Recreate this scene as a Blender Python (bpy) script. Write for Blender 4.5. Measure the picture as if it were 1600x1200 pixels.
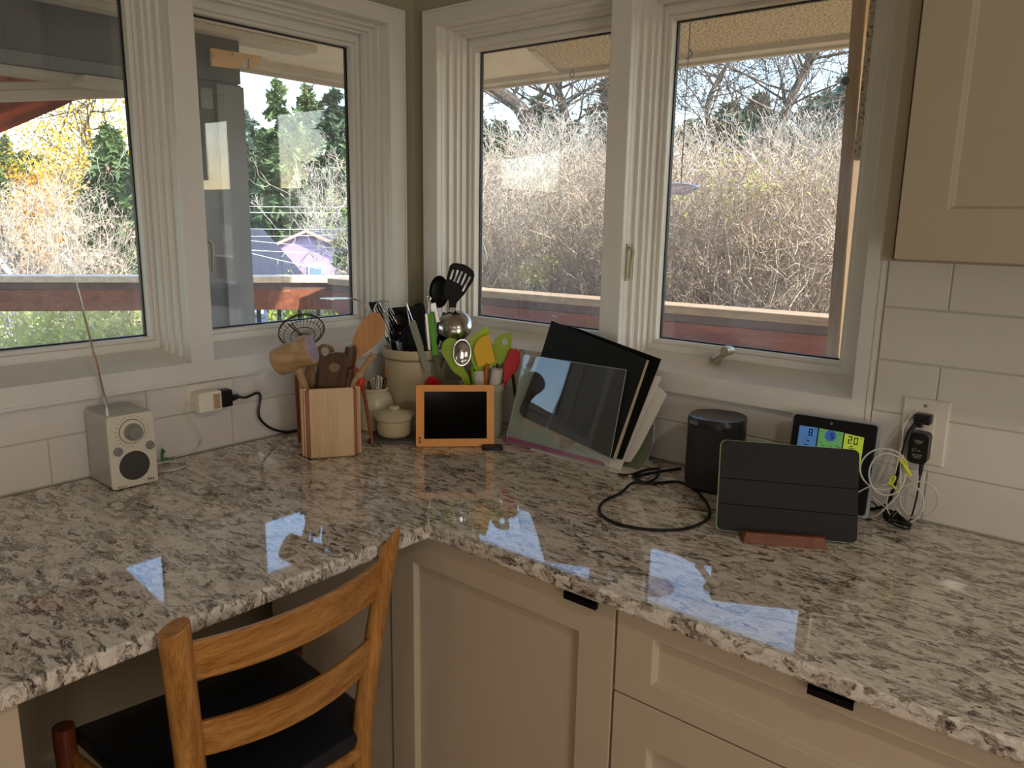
import bpy, bmesh, math, random
import numpy as np
from mathutils import Vector, Matrix
from mathutils.geometry import tessellate_polygon
for o in list(bpy.data.objects): bpy.data.objects.remove(o)
S = bpy.context.scene
COL = S.collection
H = 0.915          # counter top height above the floor; geometry below is written with z = 0 on the counter
PI = math.pi

# ------------------------------------------------------------------ camera
CAM = Vector((1.75105, -1.64218, 0.56896))
R_ = Vector((0.76566579, 0.64300531, 0.01732246)); U_ = Vector((-0.14558429, 0.14699916, 0.97836417))
F_ = Vector((-0.62654698, 0.75162185, -0.20616371)); FPX = 1234.613
cd = bpy.data.cameras.new('camera'); cam = bpy.data.objects.new('camera', cd); COL.objects.link(cam)
cd.sensor_width = 36; cd.lens = FPX / 1600 * 36; cd.clip_start = 0.02; cd.clip_end = 500
cam.matrix_world = Matrix(((R_.x, U_.x, -F_.x, CAM.x), (R_.y, U_.y, -F_.y, CAM.y), (R_.z, U_.z, -F_.z, CAM.z + H), (0, 0, 0, 1)))
S.camera = cam

# ------------------------------------------------------------------ sky, sun, lights, exposure
SUN_AZ = Vector((0.975, 0.20, 0)).normalized(); SUN_EL = math.radians(31)
w = bpy.data.worlds.new('sky'); S.world = w; w.use_nodes = True
nt = w.node_tree; nt.nodes.clear()
sky = nt.nodes.new('ShaderNodeTexSky'); sky.sky_type = 'NISHITA'; sky.sun_disc = False
sky.sun_elevation = SUN_EL; sky.sun_rotation = math.atan2(SUN_AZ.x, SUN_AZ.y); sky.air_density = 1.0; sky.dust_density = 1.0; sky.ozone_density = 1.0
bg = nt.nodes.new('ShaderNodeBackground'); bg.inputs[1].default_value = 0.60
wo = nt.nodes.new('ShaderNodeOutputWorld')
nt.links.new(sky.outputs[0], bg.inputs[0]); nt.links.new(bg.outputs[0], wo.inputs[0])
sd = bpy.data.lights.new('sun', 'SUN'); sd.energy = 10.5; sd.angle = math.radians(0.6); sd.color = (1, .95, .86)
so = bpy.data.objects.new('sun', sd); COL.objects.link(so)
sdir = Vector((SUN_AZ.x * math.cos(SUN_EL), SUN_AZ.y * math.cos(SUN_EL), math.sin(SUN_EL)))
so.rotation_euler = sdir.to_track_quat('Z', 'Y').to_euler()

def area(name, loc, size, energy, color, target):
    d = bpy.data.lights.new(name, 'AREA'); d.shape = 'RECTANGLE'; d.size, d.size_y = size; d.energy = energy; d.color = color
    o = bpy.data.objects.new(name, d); COL.objects.link(o); o.location = (loc[0], loc[1], loc[2] + H)
    o.rotation_euler = (Vector(loc) - Vector(target)).to_track_quat('Z', 'Y').to_euler()
    return o
# added fill light at the two unseen walls behind the camera
area('fill_back', (2.9, -4.1, .05), (2.2, 1.3), 8, (1.0, .96, .91), (2.0, 0, -.2))
area('fill_side', (4.25, -1.9, 0.25), (2.0, 1.3), 30, (1.0, .95, .89), (0, -.9, .0))
LAMPS = [(1.9, -2.6), (2.7, -1.5), (3.2, -3.2), (1.0, -3.4)]
for i, (lx, ly) in enumerate(LAMPS):
    d = bpy.data.lights.new('downlight_glow', 'AREA'); d.shape = 'DISK'; d.size = .13; d.energy = (1.6, 9.0, 1.6, 1.6)[i]; d.color = (1, .88, .74)
    o = bpy.data.objects.new('downlight_glow', d); COL.objects.link(o); o.location = (lx, ly, 1.515 + H)
S.view_settings.view_transform = 'Standard'; S.view_settings.look = 'None'
S.view_settings.exposure = 0.30; S.view_settings.gamma = 1.0; S.view_settings.use_curve_mapping = False
try:
    S.cycles.max_bounces = 8; S.cycles.transparent_max_bounces = 24; S.cycles.diffuse_bounces = 4; S.cycles.glossy_bounces = 4
    S.cycles.use_denoising = True; S.cycles.sample_clamp_indirect = 6; S.cycles.caustics_reflective = False; S.cycles.caustics_refractive = False
except Exception: pass

# ------------------------------------------------------------------ geometry helpers
def ray(x, y): return F_ + R_ * ((x - 800) / FPX) - U_ * ((y - 600) / FPX)
def at(x, y, ax, v):
    d = ray(x, y); i = 'xyz'.index(ax); return CAM + d * ((v - CAM[i]) / d[i])
def atp(x, y, p, n):
    d = ray(x, y); n = Vector(n); return CAM + d * ((Vector(p) - CAM).dot(n) / d.dot(n))
def ad(x, y, dep): return CAM + ray(x, y) * dep
NH = Vector((F_.x, F_.y, 0)).normalized()      # horizontal view direction of the room's corner
RH = Vector((NH.y, -NH.x, 0))

def s2l(c): return tuple(((v / 255) / 12.92 if v <= 10 else (((v / 255) + .055) / 1.055) ** 2.4) for v in c)
class MB:
    def __init__(s): s.v = []; s.f = []; s.mi = []
    def add(s, vs, fs, mi=0):
        n = len(s.v); s.v += [Vector(p) for p in vs]; s.f += [tuple(i + n for i in f) for f in fs]; s.mi += [mi] * len(fs); return s
    def box(s, x0, x1, y0, y1, z0, z1, M=None, mi=0):
        vs = [Vector(p) for p in ((x0, y0, z0), (x1, y0, z0), (x1, y1, z0), (x0, y1, z0), (x0, y0, z1), (x1, y0, z1), (x1, y1, z1), (x0, y1, z1))]
        if M: vs = [M @ p for p in vs]
        return s.add(vs, [(0, 3, 2, 1), (4, 5, 6, 7), (0, 1, 5, 4), (1, 2, 6, 5), (2, 3, 7, 6), (3, 0, 4, 7)], mi)
    def tube(s, pts, r, n=8, mi=0, caps=True, closed=False):
        pts = [Vector(p) for p in pts]; m = len(pts); rs = r if isinstance(r, (list, tuple)) else [r] * m
        up = None; vs = []
        for i, p in enumerate(pts):
            a = pts[(i - 1) % m] if (closed or i > 0) else p; b = pts[(i + 1) % m] if (closed or i < m - 1) else p
            t = (b - a).normalized() if (b - a).length > 1e-9 else Vector((0, 0, 1))
            if up is None: up = t.orthogonal().normalized()
            u = (up - t * up.dot(t)); u = u.normalized() if u.length > 1e-6 else t.orthogonal().normalized(); up = u; q = t.cross(u)
            for k in range(n):
                an = 2 * PI * k / n; vs.append(p + (u * math.cos(an) + q * math.sin(an)) * rs[i])
        fs = []
        for i in range(m if closed else m - 1):
            j = (i + 1) % m
            for k in range(n): fs.append((i * n + k, i * n + (k + 1) % n, j * n + (k + 1) % n, j * n + k))
        if caps and not closed: fs += [tuple(range(n))[::-1], tuple((m - 1) * n + k for k in range(n))]
        return s.add(vs, fs, mi)
    def lathe(s, prof, M=None, n=28, mi=0, close=True):
        vs = []; fs = []
        for r, z in prof:
            for k in range(n):
                a = 2 * PI * k / n; p = Vector((r * math.cos(a), r * math.sin(a), z)); vs.append(M @ p if M else p)
        for i in range(len(prof) - 1):
            for k in range(n): fs.append((i * n + k, i * n + (k + 1) % n, (i + 1) * n + (k + 1) % n, (i + 1) * n + k))
        if close:
            if prof[0][0] > 1e-5: fs.append(tuple(range(n))[::-1])
            if prof[-1][0] > 1e-5: fs.append(tuple((len(prof) - 1) * n + k for k in range(n)))
        return s.add(vs, fs, mi)
    def slab(s, loops, nrm, t, mi=0, M=None, bend=None):
        """flat plate from 3D loops (first is the outline, others are holes), thickness t along nrm"""
        loops = [[Vector(p) for p in L] for L in loops]; nrm = Vector(nrm).normalized()
        flat = [p for L in loops for p in L]; n = len(flat)
        tri = tessellate_polygon(loops)
        vs = [p - nrm * t / 2 for p in flat] + [p + nrm * t / 2 for p in flat]
        if M: vs = [M @ p for p in vs]
        fs = [tuple(f) for f in tri] + [tuple(i + n for i in f[::-1]) for f in tri]
        k0 = 0
        for L in loops:
            m = len(L)
            for i in range(m): a = k0 + i; b = k0 + (i + 1) % m; fs.append((a, b, b + n, a + n))
            k0 += m
        return s.add(vs, fs, mi)
    def build(s, name, mat, parent=None, smooth=False, bevel=0, seg=2, loc=None, recalc=True, merge=False):
        org = ORG.get(parent.name) if parent is not None else None
        if org is None:
            if loc is None:
                xs = [p.x for p in s.v]; ys = [p.y for p in s.v]; zs = [p.z for p in s.v]
                loc = Vector(((min(xs) + max(xs)) / 2, (min(ys) + max(ys)) / 2, min(zs)))
            org = Vector(loc)
        me = bpy.data.meshes.new(name); me.from_pydata([tuple(p - org) for p in s.v], [], s.f)
        mats = mat if isinstance(mat, (list, tuple)) else [mat]
        for m_ in mats: me.materials.append(m_)
        if len(mats) > 1:
            for p, k in zip(me.polygons, s.mi): p.material_index = k
        if recalc or merge:
            b = bmesh.new(); b.from_mesh(me)
            if merge: bmesh.ops.remove_doubles(b, verts=b.verts, dist=1e-5)
            bmesh.ops.recalc_face_normals(b, faces=b.faces); b.to_mesh(me); b.free()
        if smooth:
            for p in me.polygons: p.use_smooth = True
            try: me.set_sharp_from_angle(angle=math.radians(38))
            except Exception: pass
        o = bpy.data.objects.new(name, me); COL.objects.link(o)
        if bevel:
            md = o.modifiers.new('bevel', 'BEVEL'); md.width = bevel; md.segments = seg; md.limit_method = 'ANGLE'; md.angle_limit = math.radians(40)
        if parent is not None: o.parent = parent
        else: o.location = (org.x, org.y, org.z + H)
        ORG[o.name] = org
        return o
ORG = {}
def tag(o, label, cat, group=None, kind=None):
    if label: o['label'] = label
    if cat: o['category'] = cat
    if group: o['group'] = group
    if kind: o['kind'] = kind
    return o
def thing(name, label, cat, loc, group=None):
    o = bpy.data.objects.new(name, None); COL.objects.link(o); o.empty_display_size = .05
    o.location = (loc[0], loc[1], loc[2] + H); ORG[o.name] = Vector(loc); return tag(o, label, cat, group)
def struct(o): o['kind'] = 'structure'; return o
def copy_part(o, parent, off=Vector((0, 0, 0))):
    c = o.copy(); COL.objects.link(c); c.parent = parent; ORG[c.name] = ORG[o.name]; return c
def frame(o, x, y, z=None):
    """4x4 from origin and axes"""
    x = Vector(x).normalized(); y = Vector(y); y = (y - x * y.dot(x)).normalized(); z = x.cross(y)
    return Matrix(((x.x, y.x, z.x, o[0]), (x.y, y.y, z.y, o[1]), (x.z, y.z, z.z, o[2]), (0, 0, 0, 1)))
def cat(pts, n=8, closed=False):
    P = [Vector(p) for p in pts]; m = len(P); out = []
    rng = range(m) if closed else range(m - 1)
    for i in rng:
        p0 = P[(i - 1) % m] if closed or i > 0 else P[0]; p1 = P[i]; p2 = P[(i + 1) % m]; p3 = P[(i + 2) % m] if closed or i < m - 2 else P[-1]
        for k in range(n):
            t = k / n
            out.append(0.5 * ((2 * p1) + (p2 - p0) * t + (2 * p0 - 5 * p1 + 4 * p2 - p3) * t * t + (3 * p1 - 3 * p2 + p3 - p0) * t ** 3))
    if not closed: out.append(P[-1])
    return out
def rrect(w, h, r, n=5, cx=0, cy=0):
    out = []
    for (sx, sy, a0) in ((1, 1, 0), (-1, 1, 90), (-1, -1, 180), (1, -1, 270)):
        for k in range(n + 1):
            a = math.radians(a0 + 90 * k / n); out.append(Vector((cx + sx * (w / 2 - r) + r * math.cos(a), cy + sy * (h / 2 - r) + r * math.sin(a), 0)))
    return out
def circ(cx, cy, rx, ry=None, n=20):
    ry = rx if ry is None else ry
    return [Vector((cx + rx * math.cos(2 * PI * k / n), cy + ry * math.sin(2 * PI * k / n), 0)) for k in range(n)]
def text(s_, size, M, mat, parent, name='lettering', align='CENTER', ext=0.0003):
    cu = bpy.data.curves.new('txt', 'FONT'); cu.body = s_; cu.size = size; cu.align_x = align; cu.align_y = 'CENTER'; cu.extrude = ext; cu.resolution_u = 2
    ob = bpy.data.objects.new('txt', cu); COL.objects.link(ob); dg = bpy.context.evaluated_depsgraph_get()
    me = bpy.data.meshes.new_from_object(ob.evaluated_get(dg)); bpy.data.objects.remove(ob)
    mb = MB(); mb.add([M @ v.co for v in me.vertices], [tuple(p.vertices) for p in me.polygons]); bpy.data.meshes.remove(me)
    return mb.build(name, mat, parent, recalc=False)

# ------------------------------------------------------------------ materials
def new_mat(name):
    m = bpy.data.materials.new(name); m.use_nodes = True; nt = m.node_tree
    return m, nt, nt.nodes['Principled BSDF']
def mat(name, rgb, rough=.5, metal=0, var=0, scale=20, bump=0, bscale=60, coat=0, spec=.5, stretch=(1, 1, 1), rgb2=None, emit=0, detail=3, ior=1.45, sheen=0):
    m, nt, b = new_mat(name); c = s2l(rgb)
    b.inputs['Roughness'].default_value = rough; b.inputs['Metallic'].default_value = metal
    b.inputs['Coat Weight'].default_value = coat; b.inputs['Coat Roughness'].default_value = .05; b.inputs['IOR'].default_value = ior
    b.inputs['Specular IOR Level'].default_value = spec
    b.inputs['Base Color'].default_value = (*c, 1)
    if emit:
        b.inputs['Emission Color'].default_value = (*c, 1); b.inputs['Emission Strength'].default_value = emit
    tc = nt.nodes.new('ShaderNodeTexCoord'); mp = nt.nodes.new('ShaderNodeMapping'); mp.inputs['Scale'].default_value = stretch
    nt.links.new(tc.outputs['Object'], mp.inputs[0])
    n1 = nt.nodes.new('ShaderNodeTexNoise'); n1.inputs['Scale'].default_value = scale; n1.inputs['Detail'].default_value = detail
    nt.links.new(mp.outputs[0], n1.inputs['Vector'])
    cr = nt.nodes.new('ShaderNodeValToRGB')
    v = max(var, .02)
    c2 = s2l(rgb2) if rgb2 else tuple(min(1, k * (1 + v)) for k in c)
    c1 = c if rgb2 else tuple(k * (1 - v) for k in c)
    cr.color_ramp.elements[0].position = .3; cr.color_ramp.elements[1].position = .7
    cr.color_ramp.elements[0].color = (*c1, 1); cr.color_ramp.elements[1].color = (*c2, 1)
    nt.links.new(n1.outputs[0], cr.inputs[0]); nt.links.new(cr.outputs[0], b.inputs['Base Color'])
    if bump:
        n2 = nt.nodes.new('ShaderNodeTexNoise'); n2.inputs['Scale'].default_value = bscale; n2.inputs['Detail'].default_value = 2
        nt.links.new(mp.outputs[0], n2.inputs['Vector'])
        bp = nt.nodes.new('ShaderNodeBump'); bp.inputs['Strength'].default_value = bump; bp.inputs['Distance'].default_value = .01
        nt.links.new(n2.outputs[0], bp.inputs['Height']); nt.links.new(bp.outputs[0], b.inputs['Normal'])
    return m
def wood(name, dark, light, axis=2, scale=14, rough=.35, coat=.2, fine=1.0):
    m, nt, b = new_mat(name); b.inputs['Roughness'].default_value = rough; b.inputs['Coat Weight'].default_value = coat; b.inputs['Coat Roughness'].default_value = .25
    tc = nt.nodes.new('ShaderNodeTexCoord'); mp = nt.nodes.new('ShaderNodeMapping'); sc = [9.0, 9.0, 9.0]; sc[axis] = .7; mp.inputs['Scale'].default_value = sc
    nt.links.new(tc.outputs['Object'], mp.inputs[0])
    n1 = nt.nodes.new('ShaderNodeTexNoise'); n1.inputs['Scale'].default_value = scale * .35; n1.inputs['Detail'].default_value = 4; n1.inputs['Distortion'].default_value = .6
    n2 = nt.nodes.new('ShaderNodeTexNoise'); n2.inputs['Scale'].default_value = scale * 2.4 * fine; n2.inputs['Detail'].default_value = 3
    nt.links.new(mp.outputs[0], n1.inputs[0]); nt.links.new(mp.outputs[0], n2.inputs[0])
    mx = nt.nodes.new('ShaderNodeMath'); mx.operation = 'MULTIPLY_ADD'; mx.inputs[1].default_value = .55
    ad_ = nt.nodes.new('ShaderNodeMath'); ad_.operation = 'MULTIPLY'; ad_.inputs[1].default_value = .45
    nt.links.new(n2.outputs[0], ad_.inputs[0]); nt.links.new(n1.outputs[0], mx.inputs[0]); nt.links.new(ad_.outputs[0], mx.inputs[2])
    cr = nt.nodes.new('ShaderNodeValToRGB'); cr.color_ramp.elements[0].position = .36; cr.color_ramp.elements[1].position = .62
    cr.color_ramp.elements[0].color = (*s2l(dark), 1); cr.color_ramp.elements[1].color = (*s2l(light), 1)
    nt.links.new(mx.outputs[0], cr.inputs[0]); nt.links.new(cr.outputs[0], b.inputs['Base Color'])
    bp = nt.nodes.new('ShaderNodeBump'); bp.inputs['Strength'].default_value = .15; bp.inputs['Distance'].default_value = .002
    nt.links.new(n2.outputs[0], bp.inputs['Height']); nt.links.new(bp.outputs[0], b.inputs['Normal'])
    return m
def glass_mat(name, tint=(1, 1, 1), refl=1.0, haze=0.0, ior=1.5):
    """thin pane: clear transmission with Fresnel reflection, and a pale haze for surface dirt and glare"""
    m = bpy.data.materials.new(name); m.use_nodes = True; nt = m.node_tree; nt.nodes.clear()
    out = nt.nodes.new('ShaderNodeOutputMaterial'); tr = nt.nodes.new('ShaderNodeBsdfTransparent'); tr.inputs[0].default_value = (*tint, 1)
    gl = nt.nodes.new('ShaderNodeBsdfGlossy'); gl.inputs['Roughness'].default_value = 0.0; gl.inputs[0].default_value = (1, 1, 1, 1)
    fr = nt.nodes.new('ShaderNodeFresnel'); ge = nt.nodes.new('ShaderNodeNewGeometry'); mi_ = nt.nodes.new('ShaderNodeMapRange'); mi_.inputs[3].default_value = ior; mi_.inputs[4].default_value = 1 / ior
    nt.links.new(ge.outputs['Backfacing'], mi_.inputs[0]); nt.links.new(mi_.outputs[0], fr.inputs[0])
    mu = nt.nodes.new('ShaderNodeMath'); mu.operation = 'MULTIPLY'; mu.inputs[1].default_value = refl; nt.links.new(fr.outputs[0], mu.inputs[0])
    mx = nt.nodes.new('ShaderNodeMixShader'); nt.links.new(mu.outputs[0], mx.inputs[0]); nt.links.new(tr.outputs[0], mx.inputs[1]); nt.links.new(gl.outputs[0], mx.inputs[2])
    last = mx
    if haze:  # pale veil over the pane: surface dirt plus painted glare
        df = nt.nodes.new('ShaderNodeBsdfDiffuse'); df.inputs[0].default_value = (.8, .85, .95, 1)
        tl = nt.nodes.new('ShaderNodeBsdfTranslucent'); tl.inputs[0].default_value = (.85, .9, 1, 1)
        m1 = nt.nodes.new('ShaderNodeMixShader'); m1.inputs[0].default_value = .5; nt.links.new(df.outputs[0], m1.inputs[1]); nt.links.new(tl.outputs[0], m1.inputs[2])
        tc = nt.nodes.new('ShaderNodeTexCoord'); n1 = nt.nodes.new('ShaderNodeTexNoise'); n1.inputs['Scale'].default_value = 5; nt.links.new(tc.outputs['Object'], n1.inputs[0])
        mr = nt.nodes.new('ShaderNodeMapRange'); mr.inputs[1].default_value = .3; mr.inputs[2].default_value = .75; mr.inputs[3].default_value = haze * .4; mr.inputs[4].default_value = haze * 1.5
        nt.links.new(n1.outputs[0], mr.inputs[0])
        m2 = nt.nodes.new('ShaderNodeMixShader'); nt.links.new(mr.outputs[0], m2.inputs[0]); nt.links.new(mx.outputs[0], m2.inputs[1]); nt.links.new(m1.outputs[0], m2.inputs[2]); last = m2
    nt.links.new(last.outputs[0], out.inputs[0])
    return m
def granite():
    m, nt, b = new_mat('polished_granite'); b.inputs['Roughness'].default_value = .035; b.inputs['IOR'].default_value = 1.75
    L = nt.links.new; N = nt.nodes.new
    tc = N('ShaderNodeTexCoord'); mp = N('ShaderNodeMapping'); mp.inputs['Rotation'].default_value = (0, 0, math.radians(-38)); mp.inputs['Scale'].default_value = (1, 2.3, 1.3); L(tc.outputs['Object'], mp.inputs[0])
    d1 = N('ShaderNodeTexNoise'); d1.inputs['Scale'].default_value = 16; d1.inputs['Detail'].default_value = 4; L(mp.outputs[0], d1.inputs[0])
    mv = N('ShaderNodeVectorMath'); mv.operation = 'MULTIPLY_ADD'; mv.inputs[1].default_value = (.11, .11, .11); L(d1.outputs['Color'], mv.inputs[0]); L(mp.outputs[0], mv.inputs[2])
    def vor(scale, dx=0):
        v = N('ShaderNodeTexVoronoi'); v.inputs['Scale'].default_value = scale; L(mv.outputs[0], v.inputs['Vector']); sp = N('ShaderNodeSeparateColor'); L(v.outputs['Color'], sp.inputs[0]); return sp.outputs[0]
    v1 = vor(46); v2 = vor(130)
    n1 = N('ShaderNodeTexNoise'); n1.inputs['Scale'].default_value = 8; n1.inputs['Detail'].default_value = 3; L(mp.outputs[0], n1.inputs[0])
    n2 = N('ShaderNodeTexNoise'); n2.inputs['Scale'].default_value = 105; n2.inputs['Detail'].default_value = 4; n2.inputs['Distortion'].default_value = .9; L(mv.outputs[0], n2.inputs[0])
    def ma(a, k, c=None):
        q = N('ShaderNodeMath'); q.operation = 'MULTIPLY_ADD'; L(a, q.inputs[0]); q.inputs[1].default_value = k
        if c is None: q.inputs[2].default_value = 0
        elif isinstance(c, float): q.inputs[2].default_value = c
        else: L(c, q.inputs[2])
        return q.outputs[0]
    s = ma(v1, .38, -.05); s = ma(v2, .22, s); s = ma(n1.outputs[0], .34, s); s = ma(n2.outputs[0], .60, s)
    cr = N('ShaderNodeValToRGB'); e = cr.color_ramp.elements
    e[0].position = .38; e[0].color = (*s2l((46, 41, 40)), 1); e[1].position = .90; e[1].color = (*s2l((228, 221, 210)), 1)
    for p, c in ((.45, (78, 70, 66)), (.51, (122, 112, 103)), (.57, (146, 136, 125)), (.63, (176, 166, 154)), (.74, (206, 197, 184))):
        q = e.new(p); q.color = (*s2l(c), 1)
    L(s, cr.inputs[0]); L(cr.outputs[0], b.inputs['Base Color'])
    return m
M = {}
M['casing'] = mat('white_painted_trim', (224, 220, 211), .38)
M['wall'] = mat('greige_wall_paint', (170, 163, 138), .8, bump=.08, bscale=150)
M['ceil'] = mat('ceiling_paint', (225, 220, 208), .9)
M['tile'] = mat('glossy_white_tile', (222, 216, 208), .05, bump=.05, bscale=7, spec=.7, coat=.4)
M['grout'] = mat('tile_grout', (196, 188, 176), .85)
M['granite'] = granite()
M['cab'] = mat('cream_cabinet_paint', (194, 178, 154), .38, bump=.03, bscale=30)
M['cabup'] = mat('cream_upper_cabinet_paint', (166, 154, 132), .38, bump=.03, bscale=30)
M['darkgap'] = mat('painted_gap_shade', (70, 56, 40), .8)
M['floor'] = wood('oak_floor', (120, 84, 52), (168, 124, 82), axis=0, rough=.4)
M['blackmetal'] = mat('black_metal', (20, 20, 22), .35, metal=.6)
M['oak'] = wood('honey_oak', (140, 90, 38), (192, 138, 74), axis=2, scale=16)
M['oaky'] = wood('honey_oak_slat', (146, 94, 40), (196, 142, 78), axis=1, scale=16)
M['redwoodleg'] = wood('dark_stained_leg', (84, 38, 20), (122, 58, 30), axis=2)
M['leather'] = mat('navy_black_vinyl', (22, 28, 36), .32, bump=.1, bscale=200)
M['silver'] = mat('silver_painted_metal', (186, 184, 178), .36, metal=.35)
M['faceplate'] = mat('champagne_faceplate', (222, 214, 194), .38, metal=.1)
M['grille'] = mat('grey_speaker_mesh', (84, 80, 76), .6, metal=.4, bump=.5, bscale=900)
M['knob'] = mat('grey_knob', (150, 148, 144), .3, metal=.4)
M['chrome'] = mat('chrome', (225, 225, 225), .1, metal=1)
M['steel'] = mat('brushed_steel', (190, 186, 178), .2, metal=1)
M['brass'] = mat('aged_brass', (164, 154, 122), .4, metal=.3)
M['pewter'] = mat('pewter_knob', (168, 160, 140), .35, metal=.5)
M['blk'] = mat('black_plastic', (18, 18, 20), .38)
M['blkmat'] = mat('black_matte', (20, 20, 20), .6, spec=.25)
M['blkgloss'] = mat('black_gloss', (6, 6, 7), .08, spec=.25)
M['whiteplastic'] = mat('white_plastic', (232, 226, 208), .35)
M['plate'] = mat('almond_outlet_plate', (226, 218, 204), .3)
M['screw'] = mat('screw_head', (170, 166, 156), .3, metal=.8)
M['cable'] = mat('white_cable', (214, 208, 196), .45)
M['blkcable'] = mat('black_cable', (16, 16, 16), .4)
M['yeltie'] = mat('yellow_green_tie', (214, 226, 40), .45)
M['grtie'] = mat('green_twist_tie', (48, 140, 40), .5)
M['ply'] = wood('birch_plywood', (198, 160, 116), (216, 184, 142), axis=2, scale=8, rough=.5, coat=0)
M['plyedge'] = mat('plywood_edge', (204, 168, 130), .6, var=.2, scale=80)
M['redstrip'] = wood('reddish_wood', (118, 58, 30), (156, 86, 50), axis=2, rough=.5)
M['mallet'] = mat('pale_turned_wood', (190, 156, 112), .55, var=.15, scale=30, rgb2=(164, 128, 88), stretch=(1, 1, 3))
M['malletend'] = mat('worn_mallet_end', (186, 170, 164), .6, var=.3, scale=60, rgb2=(150, 138, 172))
M['spoonwood'] = wood('light_beech', (178, 122, 70), (204, 148, 92), axis=2, scale=9, rough=.5, coat=0)
M['darkwood'] = wood('dark_walnut', (58, 34, 16), (98, 62, 32), axis=2, scale=12, rough=.5, coat=0)
M['midwood'] = wood('olive_brown_wood', (112, 86, 52), (148, 116, 74), axis=2, scale=12, rough=.5)
M['wire'] = mat('dark_bronze_wire', (76, 60, 44), .4, metal=.7)
M['steelwire'] = mat('steel_wire', (200, 198, 190), .25, metal=1)
M['stone'] = mat('cream_stoneware', (196, 182, 148), .3, var=.05, scale=8)
M['stone2'] = mat('pale_cream_stoneware', (206, 196, 164), .25, var=.04, scale=8)
M['stoneg'] = mat('grey_cream_stoneware', (178, 172, 150), .35, var=.04, scale=8)
M['slate'] = mat('slate_tile', (84, 80, 76), .55, bump=.2, bscale=80)
M['orange'] = mat('orange_plastic_frame', (236, 160, 76), .35)
M['lime'] = mat('lime_silicone', (170, 204, 24), .35)
M['lime2'] = mat('olive_lime_silicone', (150, 178, 32), .35)
M['green'] = mat('green_handle', (92, 170, 30), .35)
M['yellow'] = mat('yellow_silicone', (240, 186, 4), .35)
M['red'] = mat('red_silicone', (196, 20, 30), .4)
M['redor'] = mat('orange_red_plastic', (226, 52, 22), .35)
M['orangewood'] = wood('orange_stained_wood', (160, 84, 30), (196, 112, 44), axis=2)
M['greyhandle'] = mat('grey_green_rubber', (140, 142, 124), .45)
M['brownhandle'] = mat('brown_grey_rubber', (92, 82, 66), .45)
M['nylon'] = mat('black_nylon', (9, 9, 9), .4, spec=.25)
M['nylon2'] = mat('charcoal_nylon', (28, 28, 28), .5, spec=.25)
M['ribbed'] = mat('ribbed_white_ceramic', (214, 208, 200), .35)
M['paper'] = mat('white_paper', (222, 216, 206), .7, var=.03)
M['creampaper'] = mat('cream_paper', (208, 194, 160), .7, var=.06)
M['mint'] = mat('mint_folder', (178, 190, 170), .4, var=.05, scale=6)
M['pink'] = mat('magenta_spine', (172, 62, 116), .4)
M['floral'] = mat('floral_card', (120, 96, 96), .5, scale=28, rgb2=(96, 116, 84), var=.3)
M['acrylic'] = glass_mat('clear_acrylic', (.93, .95, .96), 1.0, haze=.05)
M['acryledge'] = mat('acrylic_edge', (170, 176, 176), .15)
M['glass'] = glass_mat('window_glass', (.97, .98, .98), 1.0, haze=.07)
M['gasket'] = mat('black_gasket', (14, 10, 10), .5)
M['speaker'] = mat('charcoal_speaker_mesh', (44, 42, 42), .55, bump=.5, bscale=700)
M['speakertop'] = mat('speaker_top', (32, 32, 34), .3)
M['tabcover'] = mat('charcoal_tablet_cover', (40, 40, 40), .65, spec=.25, bump=.06, bscale=300)
M['minttrim'] = mat('mint_case_edge', (176, 206, 160), .4)
M['cherry'] = wood('cherry_stand', (92, 44, 16), (134, 72, 32), axis=0, scale=10, rough=.5, coat=0)
M['lcdblue'] = mat('lcd_blue', (86, 136, 200), .2, emit=.22)
M['lcdgreen'] = mat('lcd_green', (110, 176, 110), .2, emit=.20)
M['lcdyel'] = mat('lcd_yellow', (186, 206, 70), .2, emit=.25)
M['lcdball'] = mat('lcd_ball', (70, 104, 190), .2, emit=.2)
M['lcdink'] = mat('lcd_ink', (22, 34, 70), .4)
M['lcdink2'] = mat('lcd_ink_dark', (40, 52, 20), .4)
M['print'] = mat('printed_label', (150, 110, 84), .6, var=.5, scale=700, rgb2=(206, 178, 140))
M['ink'] = mat('dark_print', (40, 38, 36), .6)
M['inkw'] = mat('pale_print', (170, 164, 140), .6)
# outside
M['rail'] = wood('redwood_rail', (104, 50, 28), (148, 84, 52), axis=1, scale=8, rough=.6, coat=0)
M['railx'] = wood('redwood_rail_side', (112, 56, 42), (150, 86, 66), axis=0, scale=8, rough=.6, coat=0)
M['railcap'] = wood('weathered_rail_cap', (206, 184, 158), (244, 226, 202), axis=0, scale=8, rough=.7, coat=0)
M['railcap2'] = wood('weathered_side_cap', (150, 128, 106), (186, 164, 140), axis=0, scale=8, rough=.8, coat=0)
M['railmid'] = mat('rail_cap_shade', (104, 84, 82), .7, var=.2, scale=14)
M['post'] = mat('grey_painted_post', (112, 114, 118), .6, var=.12, scale=5)
M['post2'] = mat('dark_grey_siding', (76, 76, 76), .7, var=.1, scale=5)
M['soffit'] = mat('cream_soffit_board', (236, 230, 212), .7, var=.06, scale=5)
M['fascia'] = mat('weathered_white_fascia', (204, 196, 180), .7, var=.12, scale=8)
M['awnframe'] = mat('awning_frame', (214, 196, 178), .5)
M['bracket'] = mat('plywood_bracket', (216, 174, 118), .6, var=.08, scale=12)
M['lumber'] = wood('fir_lumber', (128, 98, 66), (164, 132, 94), axis=2, scale=8, rough=.7, coat=0)
M['deck'] = wood('deck_boards', (140, 112, 90), (176, 146, 120), axis=0, rough=.8, coat=0)
M['baluster'] = mat('dark_baluster', (44, 44, 44), .5, metal=.5)
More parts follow.
